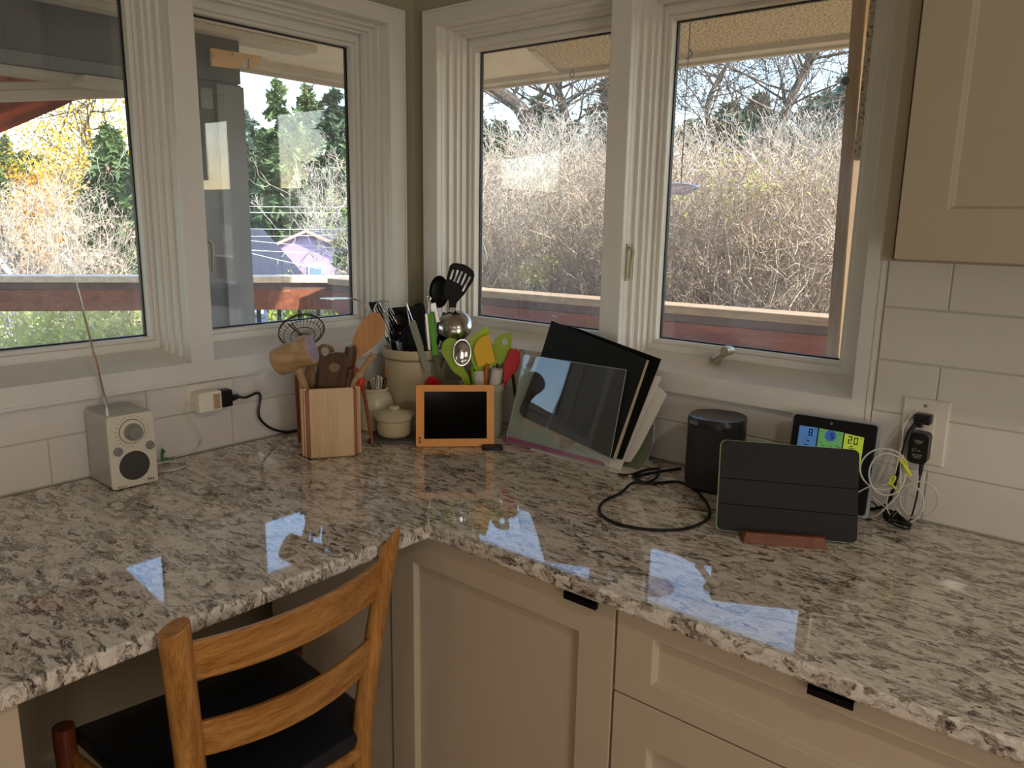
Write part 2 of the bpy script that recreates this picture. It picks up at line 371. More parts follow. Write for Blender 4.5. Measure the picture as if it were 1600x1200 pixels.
M['roofd'] = mat('dark_shingle_roof', (58, 62, 76), .9, var=.2, scale=3, bump=.3, bscale=6)
M['lav'] = mat('lavender_siding', (176, 158, 206), .8)
M['navy'] = mat('navy_siding', (74, 88, 122), .8)
M['whitetrim'] = mat('exterior_white_trim', (232, 234, 236), .6)
M['pinktrim'] = mat('salmon_trim', (200, 164, 150), .7)
M['winblue'] = mat('far_window_glass', (120, 150, 180), .1)
M['line'] = mat('power_line', (216, 214, 208), .5)
M['cord'] = mat('dark_cord', (60, 62, 66), .6)
M['feeder'] = glass_mat('lilac_feeder_plastic', (.80, .78, .95), 2.0, haze=.25)
M['ground'] = mat('grassy_ground', (84, 84, 56), .95, var=.4, scale=.8, rgb2=(112, 100, 70))
def stucco():
    m, nt, b = new_mat('popcorn_stucco'); b.inputs['Roughness'].default_value = .9; L = nt.links.new; N = nt.nodes.new
    tc = N('ShaderNodeTexCoord'); v = N('ShaderNodeTexNoise'); v.inputs['Scale'].default_value = 120; v.inputs['Detail'].default_value = 3; L(tc.outputs['Object'], v.inputs[0])
    cr = N('ShaderNodeValToRGB'); e = cr.color_ramp.elements; e[0].position = .36; e[0].color = (*s2l((74, 62, 46)), 1); e[1].position = .62; e[1].color = (*s2l((232, 218, 190)), 1)
    q = e.new(.46); q.color = (*s2l((204, 188, 158)), 1)
    L(v.outputs[0], cr.inputs[0]); L(cr.outputs[0], b.inputs['Base Color']); bp = N('ShaderNodeBump'); bp.inputs['Strength'].default_value = .7; bp.inputs['Distance'].default_value = .01
    L(v.outputs[0], bp.inputs['Height']); L(bp.outputs[0], b.inputs['Normal']); return m
M['stucco'] = stucco()
def cloth_red():
    m = bpy.data.materials.new('rust_awning_fabric'); m.use_nodes = True; nt = m.node_tree; nt.nodes.clear(); N = nt.nodes.new; L = nt.links.new
    out = N('ShaderNodeOutputMaterial'); tc = N('ShaderNodeTexCoord'); mp = N('ShaderNodeMapping'); mp.inputs['Scale'].default_value = (.6, 5, 1); L(tc.outputs['Object'], mp.inputs[0])
    n1 = N('ShaderNodeTexNoise'); n1.inputs['Scale'].default_value = 2.2; L(mp.outputs[0], n1.inputs[0])
    cr = N('ShaderNodeValToRGB'); e = cr.color_ramp.elements; e[0].position = .35; e[0].color = (*s2l((150, 66, 42)), 1); e[1].position = .7; e[1].color = (*s2l((232, 120, 74)), 1); L(n1.outputs[0], cr.inputs[0])
    df = N('ShaderNodeBsdfDiffuse'); tl = N('ShaderNodeBsdfTranslucent'); L(cr.outputs[0], df.inputs[0]); L(cr.outputs[0], tl.inputs[0])
    mx = N('ShaderNodeMixShader'); mx.inputs[0].default_value = .5; L(df.outputs[0], mx.inputs[1]); L(tl.outputs[0], mx.inputs[2]); L(mx.outputs[0], out.inputs[0]); return m
M['awning'] = cloth_red()
def foliage(name, c1, c2, trans=.25, scale=1.5, rough=.7):
    m = bpy.data.materials.new(name); m.use_nodes = True; nt = m.node_tree; nt.nodes.clear(); N = nt.nodes.new; L = nt.links.new
    out = N('ShaderNodeOutputMaterial'); tc = N('ShaderNodeTexCoord'); n1 = N('ShaderNodeTexNoise'); n1.inputs['Scale'].default_value = scale; n1.inputs['Detail'].default_value = 4; L(tc.outputs['Object'], n1.inputs[0])
    cr = N('ShaderNodeValToRGB'); e = cr.color_ramp.elements; e[0].position = .35; e[0].color = (*s2l(c1), 1); e[1].position = .65; e[1].color = (*s2l(c2), 1); L(n1.outputs[0], cr.inputs[0])
    df = N('ShaderNodeBsdfDiffuse'); tl = N('ShaderNodeBsdfTranslucent'); L(cr.outputs[0], df.inputs[0]); L(cr.outputs[0], tl.inputs[0])
    mx = N('ShaderNodeMixShader'); mx.inputs[0].default_value = trans; L(df.outputs[0], mx.inputs[1]); L(tl.outputs[0], mx.inputs[2]); L(mx.outputs[0], out.inputs[0]); return m
M['twig'] = foliage('tan_twigs', (176, 162, 144), (232, 222, 206), .1, 3)
M['twigr'] = foliage('reddish_twigs', (158, 140, 128), (214, 196, 180), .1, 3)
M['twigg'] = foliage('grey_twigs', (150, 146, 136), (208, 202, 190), .0, 1)
M['bark'] = foliage('dark_bark', (74, 68, 64), (116, 106, 98), .0, 3)
M['conif'] = foliage('conifer_needles', (70, 92, 62), (124, 146, 100), .2, .6)
M['conifd'] = foliage('dark_conifer_needles', (58, 78, 66), (98, 120, 96), .2, .5)
M['conifb'] = foliage('bluish_conifer_needles', (84, 104, 98), (136, 154, 136), .2, .5)
M['yleaf'] = foliage('yellow_autumn_leaves', (190, 160, 50), (244, 216, 84), .4, 1.5)
M['oleaf'] = foliage('orange_autumn_leaves', (186, 122, 44), (236, 178, 60), .4, 1.5)
M['gleaf'] = foliage('yellow_green_leaves', (176, 184, 100), (226, 226, 150), .4, 2)
M['bleaf'] = foliage('tan_dead_leaves', (166, 132, 112), (216, 190, 160), .4, 4)
M['ggleaf'] = foliage('green_shrub_leaves', (110, 130, 50), (190, 206, 100), .35, 3)

# ================================================================== ROOM SHELL
fR = lambda u, d, z: Vector((u, d, z))
fL = lambda u, d, z: Vector((-d, -u, z))
def rect(f, u0, u1, z0, z1, d): return [f(u0, d, z0), f(u1, d, z0), f(u1, d, z1), f(u0, d, z1)]
def ring(mb, f, o, i, d0, d1, mi=0):
    vs = rect(f, *o, d0) + rect(f, *i, d0) + rect(f, *i, d1) + rect(f, *o, d1); fs = []
    for k in range(4):
        l = (k + 1) % 4
        fs += [(k, l, 4 + l, 4 + k), (4 + k, 4 + l, 8 + l, 8 + k), (8 + k, 8 + l, 12 + l, 12 + k), (12 + k, 12 + l, l, k)]
    return mb.add(vs, fs, mi)
OPEN = [(.104, .670), (.727, 1.282)]; OZ0, OZ1 = .2215, 1.0775
PANE = [(.1477, .6205), (.7690, 1.2130)]; PZ0, PZ1 = .280, 1.0215
ZF, ZC = -H, 1.525
FAR = 4.3
for side, f in (('left', fL), ('right', fR)):
    mb = MB(); a = -.004 if side == 'left' else -.144
    e = .012
    mb.slab([rect(f, a, FAR, ZF, ZC, .074)] + [rect(f, o[0] - e, o[1] + e, OZ0 - e, OZ1 + e, .074) for o in OPEN], f(0, 1, 0), .14)
    w_ = struct(mb.build('wall_' + side, M['wall'], loc=(0, 0, 0)))
    # backsplash tiles, each a part of its wall
    meshes = {}
    def tile(u0, u1, z0, z1, poly=None):
        g = .0014; mb = MB()
        if poly:
            mb.slab([[f(u, .0022, z) for u, z in poly]], f(0, 1, 0), .0044); o = mb.build('tile', M['tile'], w_, bevel=.0012); return o
        key = (round(u1 - u0, 4), round(z1 - z0, 4))
        if key in meshes:
            o = bpy.data.objects.new('tile', meshes[key]); COL.objects.link(o)
        else:
            W, Hh = u1 - u0, z1 - z0; c = .0016
            r0 = rect(f, g, W - g, g, Hh - g, .0044); r1 = rect(f, g, W - g, g, Hh - g, .0012); r2 = rect(f, g + c, W - g - c, g + c, Hh - g - c, 0.)
            b = MB(); fs = []
            for q in (0, 4):
                for k in range(4): fs.append((q + k, q + (k + 1) % 4, q + 4 + (k + 1) % 4, q + 4 + k))
            fs.append((8, 9, 10, 11)); b.add(r0 + r1 + r2, fs)
            o = b.build('tile', M['tile'], loc=(0, 0, 0)); meshes[key] = o.data
        o.parent = w_; p = f(u0, 0, z0); o.location = p; ORG[o.name] = Vector((0, 0, 0)); return o
    rows = [0.0015, .1015, .1015 + .1036, .1015 + .2072, .1015 + .3108, .5125]
    phase = .6243 if side == 'left' else 1.4315
    for k in range(5):
        z0, z1 = rows[k], rows[k + 1]; ph = phase + (.21 if k % 2 else 0)
        end = 2.35 if side == 'left' else 2.7
        if side == 'left' and k > 1: continue
        start = .005 if k < 2 else 1.3200
        n0 = math.floor((start - ph) / .42); u = ph + n0 * .42
        while u < end:
            a, b = max(u, start), min(u + .42, end)
            if b - a > .02:
                if k == 1:
                    lim = .1762
                    if b <= 1.3185: tile(a, b, z0, lim)
                    elif a < 1.3185 and side == 'right':
                        g = .0014; tile(a, b, z0, z1, poly=[(a + g, z0 + g), (b - g, z0 + g), (b - g, z1 - g), (1.3200, z1 - g), (1.3200, lim - g), (a + g, lim - g)])
                    elif a < 1.3185:
                        tile(a, b, z0, lim)
                    else: tile(a, b, z0, z1 if side == 'right' else lim)
                else: tile(a, b, z0, z1)
            u += .42
    # grout bed behind the tiles
    mb = MB()
    if side == 'left': mb.slab([[f(.004, .0035, .0), f(2.35, .0035, .0), f(2.35, .0035, .1762), f(.004, .0035, .1762)]], f(0, 1, 0), .0016)
    else: mb.slab([[f(.004, .0035, .0), f(2.7, .0035, .0), f(2.7, .0035, .5125), f(1.3195, .0035, .5125), f(1.3195, .0035, .1762), f(.004, .0035, .1762)]], f(0, 1, 0), .0016)
    mb.build('grout', M['grout'], w_)
    # casing (one continuous painted surround for the pair of windows)
    mb = MB(); x0 = .0485 if side == 'left' else .0505
    mb.slab([rect(f, x0, 1.3185, .1764, 1.12, -.005)] + [rect(f, o[0], o[1], OZ0, OZ1, -.005) for o in OPEN], f(0, 1, 0), .018)
    cs = struct(mb.build('trim_1' if side == 'left' else 'trim_2', M['casing'], bevel=.002))
    mb = MB(); ring(mb, f, (x0 - .0, 1.3185, .1764, 1.12), (x0 + .006, 1.3125, .1824, 1.114), -.0145, -.0165); mb.build('casing_edge', M['casing'], cs)
    for wi, (o, p) in enumerate(zip(OPEN, PANE)):
        n = {('left', 1): 1, ('left', 0): 2, ('right', 0): 3, ('right', 1): 4}[(side, wi)]
        c = f((o[0] + o[1]) / 2, .07, OZ0)
        wn = bpy.data.objects.new('window_%d' % n, None); COL.objects.link(wn); wn.location = (c.x, c.y, c.z + H); ORG[wn.name] = c; struct(wn)
        oo = (o[0], o[1], OZ0, OZ1)
        def ins(r, a, b=None, c_=None): return (r[0] + a, r[1] - a, r[2] + (a if b is None else b), r[3] - a)
        mb = MB(); ring(mb, f, ins(oo, -.0115), oo, .0045, .145); mb.build('jamb', M['casing'], wn, bevel=.001)
        mb = MB(); ring(mb, f, ins(oo, .0002), ins(oo, .008, .0008), .028, .050); mb.build('stop_moulding', M['casing'], wn, bevel=.0018)
        mb = MB(); ring(mb, f, ins(oo, .0002), ins(oo, .0165, .0008), .050, .066); ring(mb, f, ins(oo, .0002), ins(oo, .0225, .0008), .066, .084); mb.build('screen_track', M['casing'], wn, bevel=.0018)
        pr = (p[0], p[1], PZ0, PZ1)
        mb = MB(); prof_ = [(-.0138, OZ0 - .002), (-.0138, OZ0 + .0012), (.086, OZ0 + .029), (.086, OZ0 - .002)]; a_, b_ = o[0] + .0004, o[1] - .0004
        mb.add([f(a_, q_[0], q_[1]) for q_ in prof_] + [f(b_, q_[0], q_[1]) for q_ in prof_], [(0, 1, 2, 3), (7, 6, 5, 4), (0, 4, 5, 1), (1, 5, 6, 2), (2, 6, 7, 3), (3, 7, 4, 0)]); mb.build('sill_board', M['casing'], wn, bevel=.0012)
        mb = MB(); ring(mb, f, ins(oo, .004), (pr[0] - .012, pr[1] + .012, pr[2] - .012, pr[3] + .012), .088, .14); mb.build('sash', M['casing'], wn, bevel=.003)
        mb = MB(); ring(mb, f, (pr[0] - .013, pr[1] + .013, pr[2] - .013, pr[3] + .013), (pr[0] - .003, pr[1] + .003, pr[2] - .003, pr[3] + .003), .098, .136); mb.build('glazing_bead', M['casing'], wn, bevel=.002)
        mb = MB(); ring(mb, f, (pr[0] - .0035, pr[1] + .0035, pr[2] - .0035, pr[3] + .0035), (pr[0], pr[1], pr[2], pr[3]), .120, .131); mb.build('gasket', M['gasket'], wn)
        mb = MB(); mb.slab([rect(f, pr[0] - .001, pr[1] + .001, pr[2] - .001, pr[3] + .001, .1265)], f(0, 1, 0), .004); mb.build('pane', M['glass'], wn)
        # casement latch on the mullion-side jamb
        if n in (2, 4):
            if n == 4: u0, s_ = .727, 1
            else: u0, s_ = .670, -1
            mb = MB(); ua, ub = sorted((u0, u0 + s_ * .003))
            vs = [f(a_, d_, z_) for a_ in (ua, ub) for (d_, z_) in ((.004, .512), (.022, .512), (.024, .424), (.004, .424))]
            mb.add(vs, [(0, 1, 2, 3), (4, 7, 6, 5), (0, 4, 5, 1), (1, 5, 6, 2), (2, 6, 7, 3), (3, 7, 4, 0)]); lt = mb.build('latch_plate', M['brass'], wn, bevel=.0008)
            mb = MB(); k_ = 1 if n == 4 else 2.1; ctrl = [f(u0 + s_ * .006 * k_, .012, .505), f(u0 + s_ * .013 * k_, .016, .494), f(u0 + s_ * .012 * k_, .012, .470), f(u0 + s_ * .0105 * k_, .010, .430)]
            mb.tube(cat(ctrl, 5), .0036, 6); mb.build('latch_lever', M['brass'], lt, smooth=True)
        if n == 4:
            # operator knob on the sill
            mb = MB(); a0 = at(1118, 562, 'y', .045); a1 = at(1138, 549, 'y', .02)
            mb.tube([Vector((a0.x - .004, .070, a0.z - .001)), Vector((a0.x, .030, a0.z))], [.009, .0085], 12)
            mb.tube([Vector((a0.x, .036, a0.z)), Vector((a1.x, .022, a1.z))], [.0085, .0075], 10)
            kb = mb.build('crank_handle', M['pewter'], wn, smooth=True)
            mb = MB(); mb.tube([Vector((a1.x, .030, a1.z + .001)), Vector((a1.x, .010, a1.z + .003)), Vector((a1.x, -.002, a1.z + .003))], [.0105, .0115, .0095], 14); mb.build('knob', M['pewter'], kb, smooth=True)

# rear walls, floor and ceiling of the kitchen
mb = MB(); mb.box(-.144, FAR + .1, -FAR - .1, .144, ZF - .1, ZF); struct(mb.build('floor', M['floor'], loc=(2, -2, ZF)))
mb = MB(); mb.box(-.144, FAR + .1, -FAR - .1, .144, ZC, ZC + .08); struct(mb.build('ceiling', M['ceil']))
mb = MB(); mb.box(-.144, FAR + .1, -FAR - .1, -FAR, ZF, ZC); struct(mb.build('wall_back', M['wall']))
mb = MB(); mb.box(FAR, FAR + .1, -FAR, .144, ZF, ZC); struct(mb.build('wall_far_right', M['wall']))

# ================================================================== COUNTER AND CABINETS
mb = MB()
ol = [(0.0, -.0005), (2.7, -.0005), (2.7, -.6646), (.755, -.6646), (.7425, -.6690), (.7377, -.682), (.7377, -2.3), (0.0, -2.3)]
mb.slab([[Vector((x, y, -.014)) for x, y in ol]], (0, 0, 1), .028)
top = mb.build('countertop', M['granite'], bevel=.0055, seg=3)
tag(top, 'L-shaped polished speckled granite countertop running under both window walls', 'countertop')

def shaker(mb, x0, x1, z0, z1, y, l, r, t, b, th=.019, rec=.012, slope=.004):
    """framed door front facing -y with a recessed centre panel"""
    f = fR; o = (x0, x1, z0, z1); i1 = (x0 + l, x1 - r, z0 + b, z1 - t); i2 = (i1[0] + slope, i1[1] - slope, i1[2] + slope, i1[3] - slope)
    vs = rect(f, *o, y + th) + rect(f, *o, y) + rect(f, *i1, y) + rect(f, *i2, y + rec); fs = [(3, 2, 1, 0), (12, 13, 14, 15)]
    for q in (0, 4, 8):
        for k in range(4): fs.append((q + k, q + (k + 1) % 4, q + 4 + (k + 1) % 4, q + 4 + k))
    mb.add(vs, fs)
def pull(x0, x1, z, y, par):
    mb = MB(); mb.box(x0, x1, y - .013, y + .001, z - .0035, z); mb.box(x0, x1, y - .013, y - .0105, z - .013, z); mb.box(x0 + .004, x1 - .004, y - .0015, y + .0, z - .016, z)
    return mb.build('tab_pull', M['blackmetal'], par, bevel=.001)
yd = -.645
c1 = thing('corner_base_cabinet', 'cream base cabinet with one tall panelled door, right of the desk knee space', 'cabinet', (.87, -.33, -H))
mb = MB(); mb.box(.600, 1.1435, -.622, -.004, -.80, -.0295); mb.box(.600, 1.1435, -.56, -.004, -H, -.80); mb.build('carcass', M['cab'], c1)
mb = MB(); shaker(mb, .6065, 1.1415, -.795, -.034, yd, .0675, .0685, .068, .07); d = mb.build('door', M['cab'], c1, bevel=.0012); pull(1.0486, 1.1135, -.0325, yd, d)
c2 = thing('drawer_base_cabinet', 'cream drawer base cabinet with black tab pulls, right of the tall panelled door', 'cabinet', (1.6, -.33, -H))
mb = MB(); mb.box(1.1445, 2.10, -.622, -.004, -.80, -.0295); mb.box(1.1445, 2.10, -.56, -.004, -H, -.80); mb.build('carcass', M['cab'], c2)
mb = MB(); shaker(mb, 1.1465, 1.815, -.1772, -.034, yd, .066, .066, .030, .0365); d = mb.build('drawer', M['cab'], c2, bevel=.0012); pull(1.4514, 1.5111, -.0325, yd, d)
mb = MB(); shaker(mb, 1.1465, 1.815, -.485, -.1802, yd, .066, .066, .0735, .07); d = mb.build('drawer', M['cab'], c2, bevel=.0012); pull(1.4514, 1.5111, -.1787, yd, d)
mb = MB(); shaker(mb, 1.1465, 1.815, -.795, -.488, yd, .066, .066, .07, .07); d = mb.build('drawer', M['cab'], c2, bevel=.0012); pull(1.4514, 1.5111, -.4865, yd, d)
mb = MB(); mb.box(.16, .5985, -.640, -.622, -H, -.0295); tag(mb.build('knee_space_panel', M['cab']), 'cream flat panel beside the tall door, closing the right side of the desk knee space', 'panel')
c3 = thing('desk_end_cabinet', 'cream base cabinet end at the far left under the granite desk', 'cabinet', (.35, -1.8, -H))
mb = MB(); mb.box(.01, .705, -2.25, -1.3545, -H, -.0295); mb.build('carcass', M['cab'], c3)
mb = MB(); mb.box(.705, .7125, -2.25, -1.3545, -.80, -.032); mb.build('end_panel', M['cab'], c3, bevel=.001)
uc = thing('upper_cabinet', 'cream upper wall cabinet with a recessed-panel door, top right beside the window', 'cabinet', (1.8, -.17, .513))
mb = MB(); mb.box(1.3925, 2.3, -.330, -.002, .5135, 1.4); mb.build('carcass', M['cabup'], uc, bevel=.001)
mb = MB(); mb.box(1.4120, 1.4175, -.3335, -.329, .516, 1.4); mb.build('shadow_gap', M['darkgap'], uc)  # dark strip painted in for the shade between filler and door
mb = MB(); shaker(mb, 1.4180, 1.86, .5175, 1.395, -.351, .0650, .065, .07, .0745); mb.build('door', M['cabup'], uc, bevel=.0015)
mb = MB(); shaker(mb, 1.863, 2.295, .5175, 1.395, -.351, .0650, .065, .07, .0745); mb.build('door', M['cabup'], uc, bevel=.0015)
for i, (lx, ly) in enumerate(LAMPS):
    o = thing('downlight', 'round recessed ceiling downlight ' + ('in the middle of the kitchen ceiling', 'over the right end of the counter', 'in the corner of the two rear walls', 'near the rear end of the left window wall')[i], 'light', (lx, ly, 1.52), 'recessed ceiling downlights')
    mb = MB(); mb.lathe([(.085, 1.5245), (.085, 1.520), (.07, 1.518), (.066, 1.5245)], Matrix.Translation((lx, ly, 0)), 24, close=False); mb.build('trim_ring', M['whiteplastic'], o, smooth=True)

# ================================================================== CHAIR
ch = thing('ladder_back_chair', 'honey oak ladder-back chair with black vinyl seat, pushed under the granite desk', 'chair', (.56, -.98, -H))
def leg(pts, rx, name, mt, par=ch):
    mb = MB(); mb.tube(cat(pts, 6), rx, 12); return mb.build(name, mt, par, smooth=True)
Lt, Ll = Vector((.790, -1.187, .024)), Vector((.753, -1.160, -.22))
Lf = Vector((.775, -1.150, -.913))
# rear posts: tapering and slightly swept, the tops cut at a slant
def post(pts, rs, slant, name='rear_leg'):
    mb = MB(); P = cat(pts, 6); n = len(P); R = [rs[0] + (rs[1] - rs[0]) * min(1, i / n * 2.2) for i in range(n)]
    mb.tube(P, R, 14)
    for k in range(14):
        v = mb.v[k]; v.z += (v - P[0]).dot(slant)
    return mb.build(name, M['oak'], ch, smooth=True, bevel=.0015)
post([Lt, Ll, (.735, -1.150, -.40), (.745, -1.148, -.62), Lf], (.0215, .0215), Vector((.25, .25, 0)))
post([Vector((.766, -.780, .024)), Vector((.744, -.800, -.14)), Vector((.728, -.823, -.34)), (.728, -.825, -.5), (.765, -.822, -.913)], (.0150, .0185), RH * 1.55 - NH * .3)
def slat(l0, l1, r0, r1, bow, t=.011):
    """bowed back slat between the posts; l0/l1 = top/bottom at the left post, r0/r1 at the right"""
    mb = MB(); n = 16; vs = []; fs = []
    for i in range(n + 1):
        s_ = i / n; b = bow * 4 * s_ * (1 - s_)
        for q, k in ((l0 + (r0 - l0) * s_, 1), (l1 + (r1 - l1) * s_, 0)):
            for e_ in (-t / 2, t / 2): vs.append(q + Vector((b + e_, 0, -.3 * b)))
    for i in range(n):
        a = i * 4; b = a + 4
        fs += [(a, b, b + 1, a + 1), (a + 2, a + 3, b + 3, b + 2), (a, a + 2, b + 2, b), (a + 1, b + 1, b + 3, a + 3)]
    fs += [(0, 1, 3, 2), (n * 4, n * 4 + 2, n * 4 + 3, n * 4 + 1)]
    mb.add(vs, fs); return mb.build('back_slat', M['oaky'], ch, smooth=True, bevel=.003)
slat(Vector((.787, -1.180, -.004)), Vector((.776, -1.172, -.070)), Vector((.752, -.788, -.020)), Vector((.744, -.796, -.092)), .026)
slat(Vector((.766, -1.164, -.143)), Vector((.754, -1.156, -.208)), Vector((.741, -.805, -.163)), Vector((.735, -.812, -.226)), .030)
# seat cushion
SZ = -.345
def seat_pts(z, e): return [Vector((x, y, z)) for x, y in ((.335 - e, -1.172 - e), (.39 - e, -.750 + e), (.655, -.776 + e), (.735 + e * .5, -.845 + e * .5), (.742 + e * .5, -1.125 - e * .5), (.70, -1.165 - e))]
mb = MB(); lv = [(SZ - .035, -.004), (SZ - .015, .004), (SZ - .004, -.001), (SZ, -.016), (SZ + .004, -.06)]
for z, e in lv: mb.v += seat_pts(z, e)
for i in range(len(lv) - 1):
    for k in range(6): mb.f.append((i * 6 + k, i * 6 + (k + 1) % 6, i * 6 + 6 + (k + 1) % 6, i * 6 + 6 + k))
mb.f += [tuple(range(6))[::-1], tuple(range(24, 30))]; mb.mi = [0] * len(mb.f)
mb.build('seat', M['leather'], ch, smooth=True, bevel=.006, seg=3)
leg([(.352, -1.190, -.328), (.352, -1.186, -.6), (.372, -1.180, -.913)], .0185, 'front_leg', M['redwoodleg'])
leg([(.402, -.745, -.352), (.405, -.748, -.6), (.42, -.760, -.913)], .0185, 'front_leg', M['redwoodleg'])
def rail(a, b, r=.011, name='stretcher'):
    mb = MB(); mb.tube([Vector(a), Vector(b)], r, 10); return mb.build(name, M['oak'], ch, smooth=True)
rail((.738, -1.145, -.392), (.728, -.828, -.392), .013, 'seat_rail'); rail((.36, -1.18, -.395), (.735, -1.152, -.395), .012, 'seat_rail'); rail((.405, -.752, -.395), (.727, -.822, -.395), .012, 'seat_rail')
rail((.365, -1.183, -.70), (.755, -1.149, -.70)); rail((.412, -.752, -.70), (.745, -.824, -.70)); rail((.362, -1.183, -.66), (.408, -.75, -.66)); rail((.745, -1.148, -.62), (.738, -.825, -.62))

# ================================================================== RADIO
BL, BR = at(176.5, 769, 'z', 0), at(247.5, 752.5, 'z', 0)
MR = frame(BL, BR - BL, Vector((0, 0, 1)).cross(BR - BL)); MRi = MR.inverted(); W_, D_, T_ = (BR - BL).length, .112, .1585
rd = thing('table_radio', 'silver upright tabletop radio with cream front panel and tall antenna', 'radio', MR @ Vector((W_ / 2, D_ / 2, 0)))
mb = MB(); b0 = .0
o_ = [p + Vector((W_ / 2, .0, T_ / 2)) for p in [Vector((q.x, 0, q.y)) for q in rrect(W_, T_ - .004, .006)]]
mb.slab([[p + Vector((0, D_ / 2 + .003, .002)) for p in o_]], (0, 1, 0), D_ - .006, M=MR); mb.build('body', M['silver'], rd, smooth=True, bevel=.0015)
mb = MB(); mb.slab([[p + Vector((0, .003, .001)) for p in o_]], (0, 1, 0), .006, M=MR); fp = mb.build('faceplate', M['faceplate'], rd, smooth=True, bevel=.001)
def rl(px, py):
    q = MRi @ atp(px, py, BL, MR.col[1].to_3d()); return q.x, q.z
def dial(px, py, r, prof, m_, name, par=rd, n=28):
    x, z = rl(px, py); Mx = MR @ Matrix.Translation((x, 0, z)) @ Matrix.Rotation(PI / 2, 4, 'X'); mb = MB(); mb.lathe(prof, Mx, n); return mb.build(name, m_, par, smooth=True)
dk = dial(206, 674, 0, [(.0262, -.001), (.0262, .0006), (.0256, .0010)], M['ink'], 'dial_dark_rim')  # thin dark rim around the dial ring
dk = dial(206, 674, 0, [(.0252, 0), (.0252, .0016), (.0240, .0030), (.016, .0034)], M['faceplate'], 'dial_ring')
kn = dial(206, 674, 0, [(.0178, .001), (.0178, .010), (.0165, .0118), (.0146, .0120), (.0142, .021), (.0132, .0222), (0, .0222)], M['knob'], 'tuning_knob')
for (a, b, nm) in ((184, 706, 'volume_knob'), (234, 695, 'band_knob')):
    k_ = dial(a, b, 0, [(.0090, 0), (.0090, .004), (.0080, .0055), (.0052, .006), (.0050, .013), (.0042, .014), (0, .014)], M['knob'], nm)
dial(210.5, 727, 0, [(.0312, -.001), (.0312, .0006), (.0300, .0012), (0, .0020)], M['grille'], 'speaker_grille', n=40)
cx_, cz_ = rl(206, 674); mb = MB()
for k in range(20):
    a = math.radians(-120 + k * 300 / 19 - 30); x = cx_ + .0325 * math.cos(a + PI / 2 + .5); z = cz_ + .0325 * math.sin(a + PI / 2 + .5)
    mb.box(x - .0014, x + .0014, -.0004, .0002, z - .0004, z + .0004, M=MR)
mb.build('dial_marks', M['ink'], fp)
Mt = MR @ Matrix.Rotation(PI / 2, 4, 'X')
x, z = rl(236, 747.5); text('iPAL', .0085, Mt @ Matrix.Translation((x, z, .0003)), M['ink'], fp)
x, z = rl(190.5, 761.5); text('Tivoli Audio', .0042, Mt @ Matrix.Translation((x + .001, z + .001, .0003)), M['ink'], fp)
a0 = at(167, 637, 'z', T_); mb = MB(); mb.tube([MR @ Vector((.004, .035, .125)), MR @ Vector((.0, .035, .125))], .003, 8)
tip = Vector((.052, -1.000, .568)); mb = MB()
mb.tube([a0 + Vector((0, 0, -.004)), a0 + (tip - a0) * .3, a0 + (tip - a0) * .3, a0 + (tip - a0) * .62, a0 + (tip - a0) * .62, tip], [.0032, .0031, .0023, .0022, .0014, .0013], 8)
mb.lathe([(0, -.004), (.0026, -.003), (.0026, .003), (0, .004)], Matrix.Translation(tip), 8); mb.build('antenna', M['chrome'], rd, smooth=True)
mb = MB(); mb.box(-.0006, .0004, .02, .095, .118, .1205, M=MR); mb.box(-.0006, .0004, .02, .095, .129, .1315, M=MR); mb.box(-.001, .0002, .018, .022, .118, .1315, M=MR); mb.build('side_handle_groove', M['silver'], rd, bevel=.0005)

# ------------------------------------------------------------------ outlet, plugs and cords left
def cover_plate(f, u0, u1, z0, z1, label, lab_m='plate'):
    t = thing('outlet_plate', label, 'outlet', f((u0 + u1) / 2, 0, z0))
    mb = MB(); vs = rect(f, u0, u1, z0, z1, .0) + rect(f, u0, u1, z0, z1, -.0035) + rect(f, u0 + .003, u1 - .003, z0 + .003, z1 - .003, -.006); fs = [(8, 9, 10, 11)]
    for q in (0, 4):
        for k in range(4): fs.append((q + k, q + (k + 1) % 4, q + 4 + (k + 1) % 4, q + 4 + k))
    mb.add(vs, fs); mb.build('cover', M[lab_m], t, bevel=.0006); return t
pl = cover_plate(fL, .6225, .7414, .1052, .1705, 'white horizontal outlet plate on the tiles, behind the white and black plugs')
ad1 = thing('power_adapter', 'white wall power adapter with a small printed label, plugged in left of the black plug', 'adapter', fL(.703, -.025, .106))
mb = MB(); mb.box(.0065, .045, -.733, -.6745, .1065, .1545); mb.build('case', M['whiteplastic'], ad1, bevel=.004, seg=3)
mb = MB(); mb.box(.045, .0453, -.697, -.680, .112, .148); mb.build('printed_label', M['print'], ad1)
pg = thing('black_plug', 'black power plug in the left outlet beside the white adapter', 'plug', fL(.656, -.02, .108))
mb = MB(); mb.box(.0065, .036, -.6715, -.6405, .1085, .150); mb.build('case', M['blk'], pg, bevel=.004, seg=3)
mb = MB(); mb.tube([(.028, -.640, .127), (.028, -.628, .128), (.028, -.622, .1285)], [.0085, .007, .0055], 10); mb.build('strain_relief', M['blk'], pg, smooth=True)
pts = [(.028, -.624, .1285)] + [at(x, y, 'x', .024) for x, y in ((384, 621), (402, 614), (407, 621), (404, 645), (409, 658), (425, 670))] + [at(445, 674, 'z', .0045) + Vector((.004, 0, 0)), at(468, 672, 'z', .0045), at(490, 668, 'z', .0045)]
pts[-3].x = max(pts[-3].x, .01)
mb = MB(); mb.tube(cat(pts, 6), .0034, 8); mb.build('cord', M['blkcable'], pg, smooth=True)
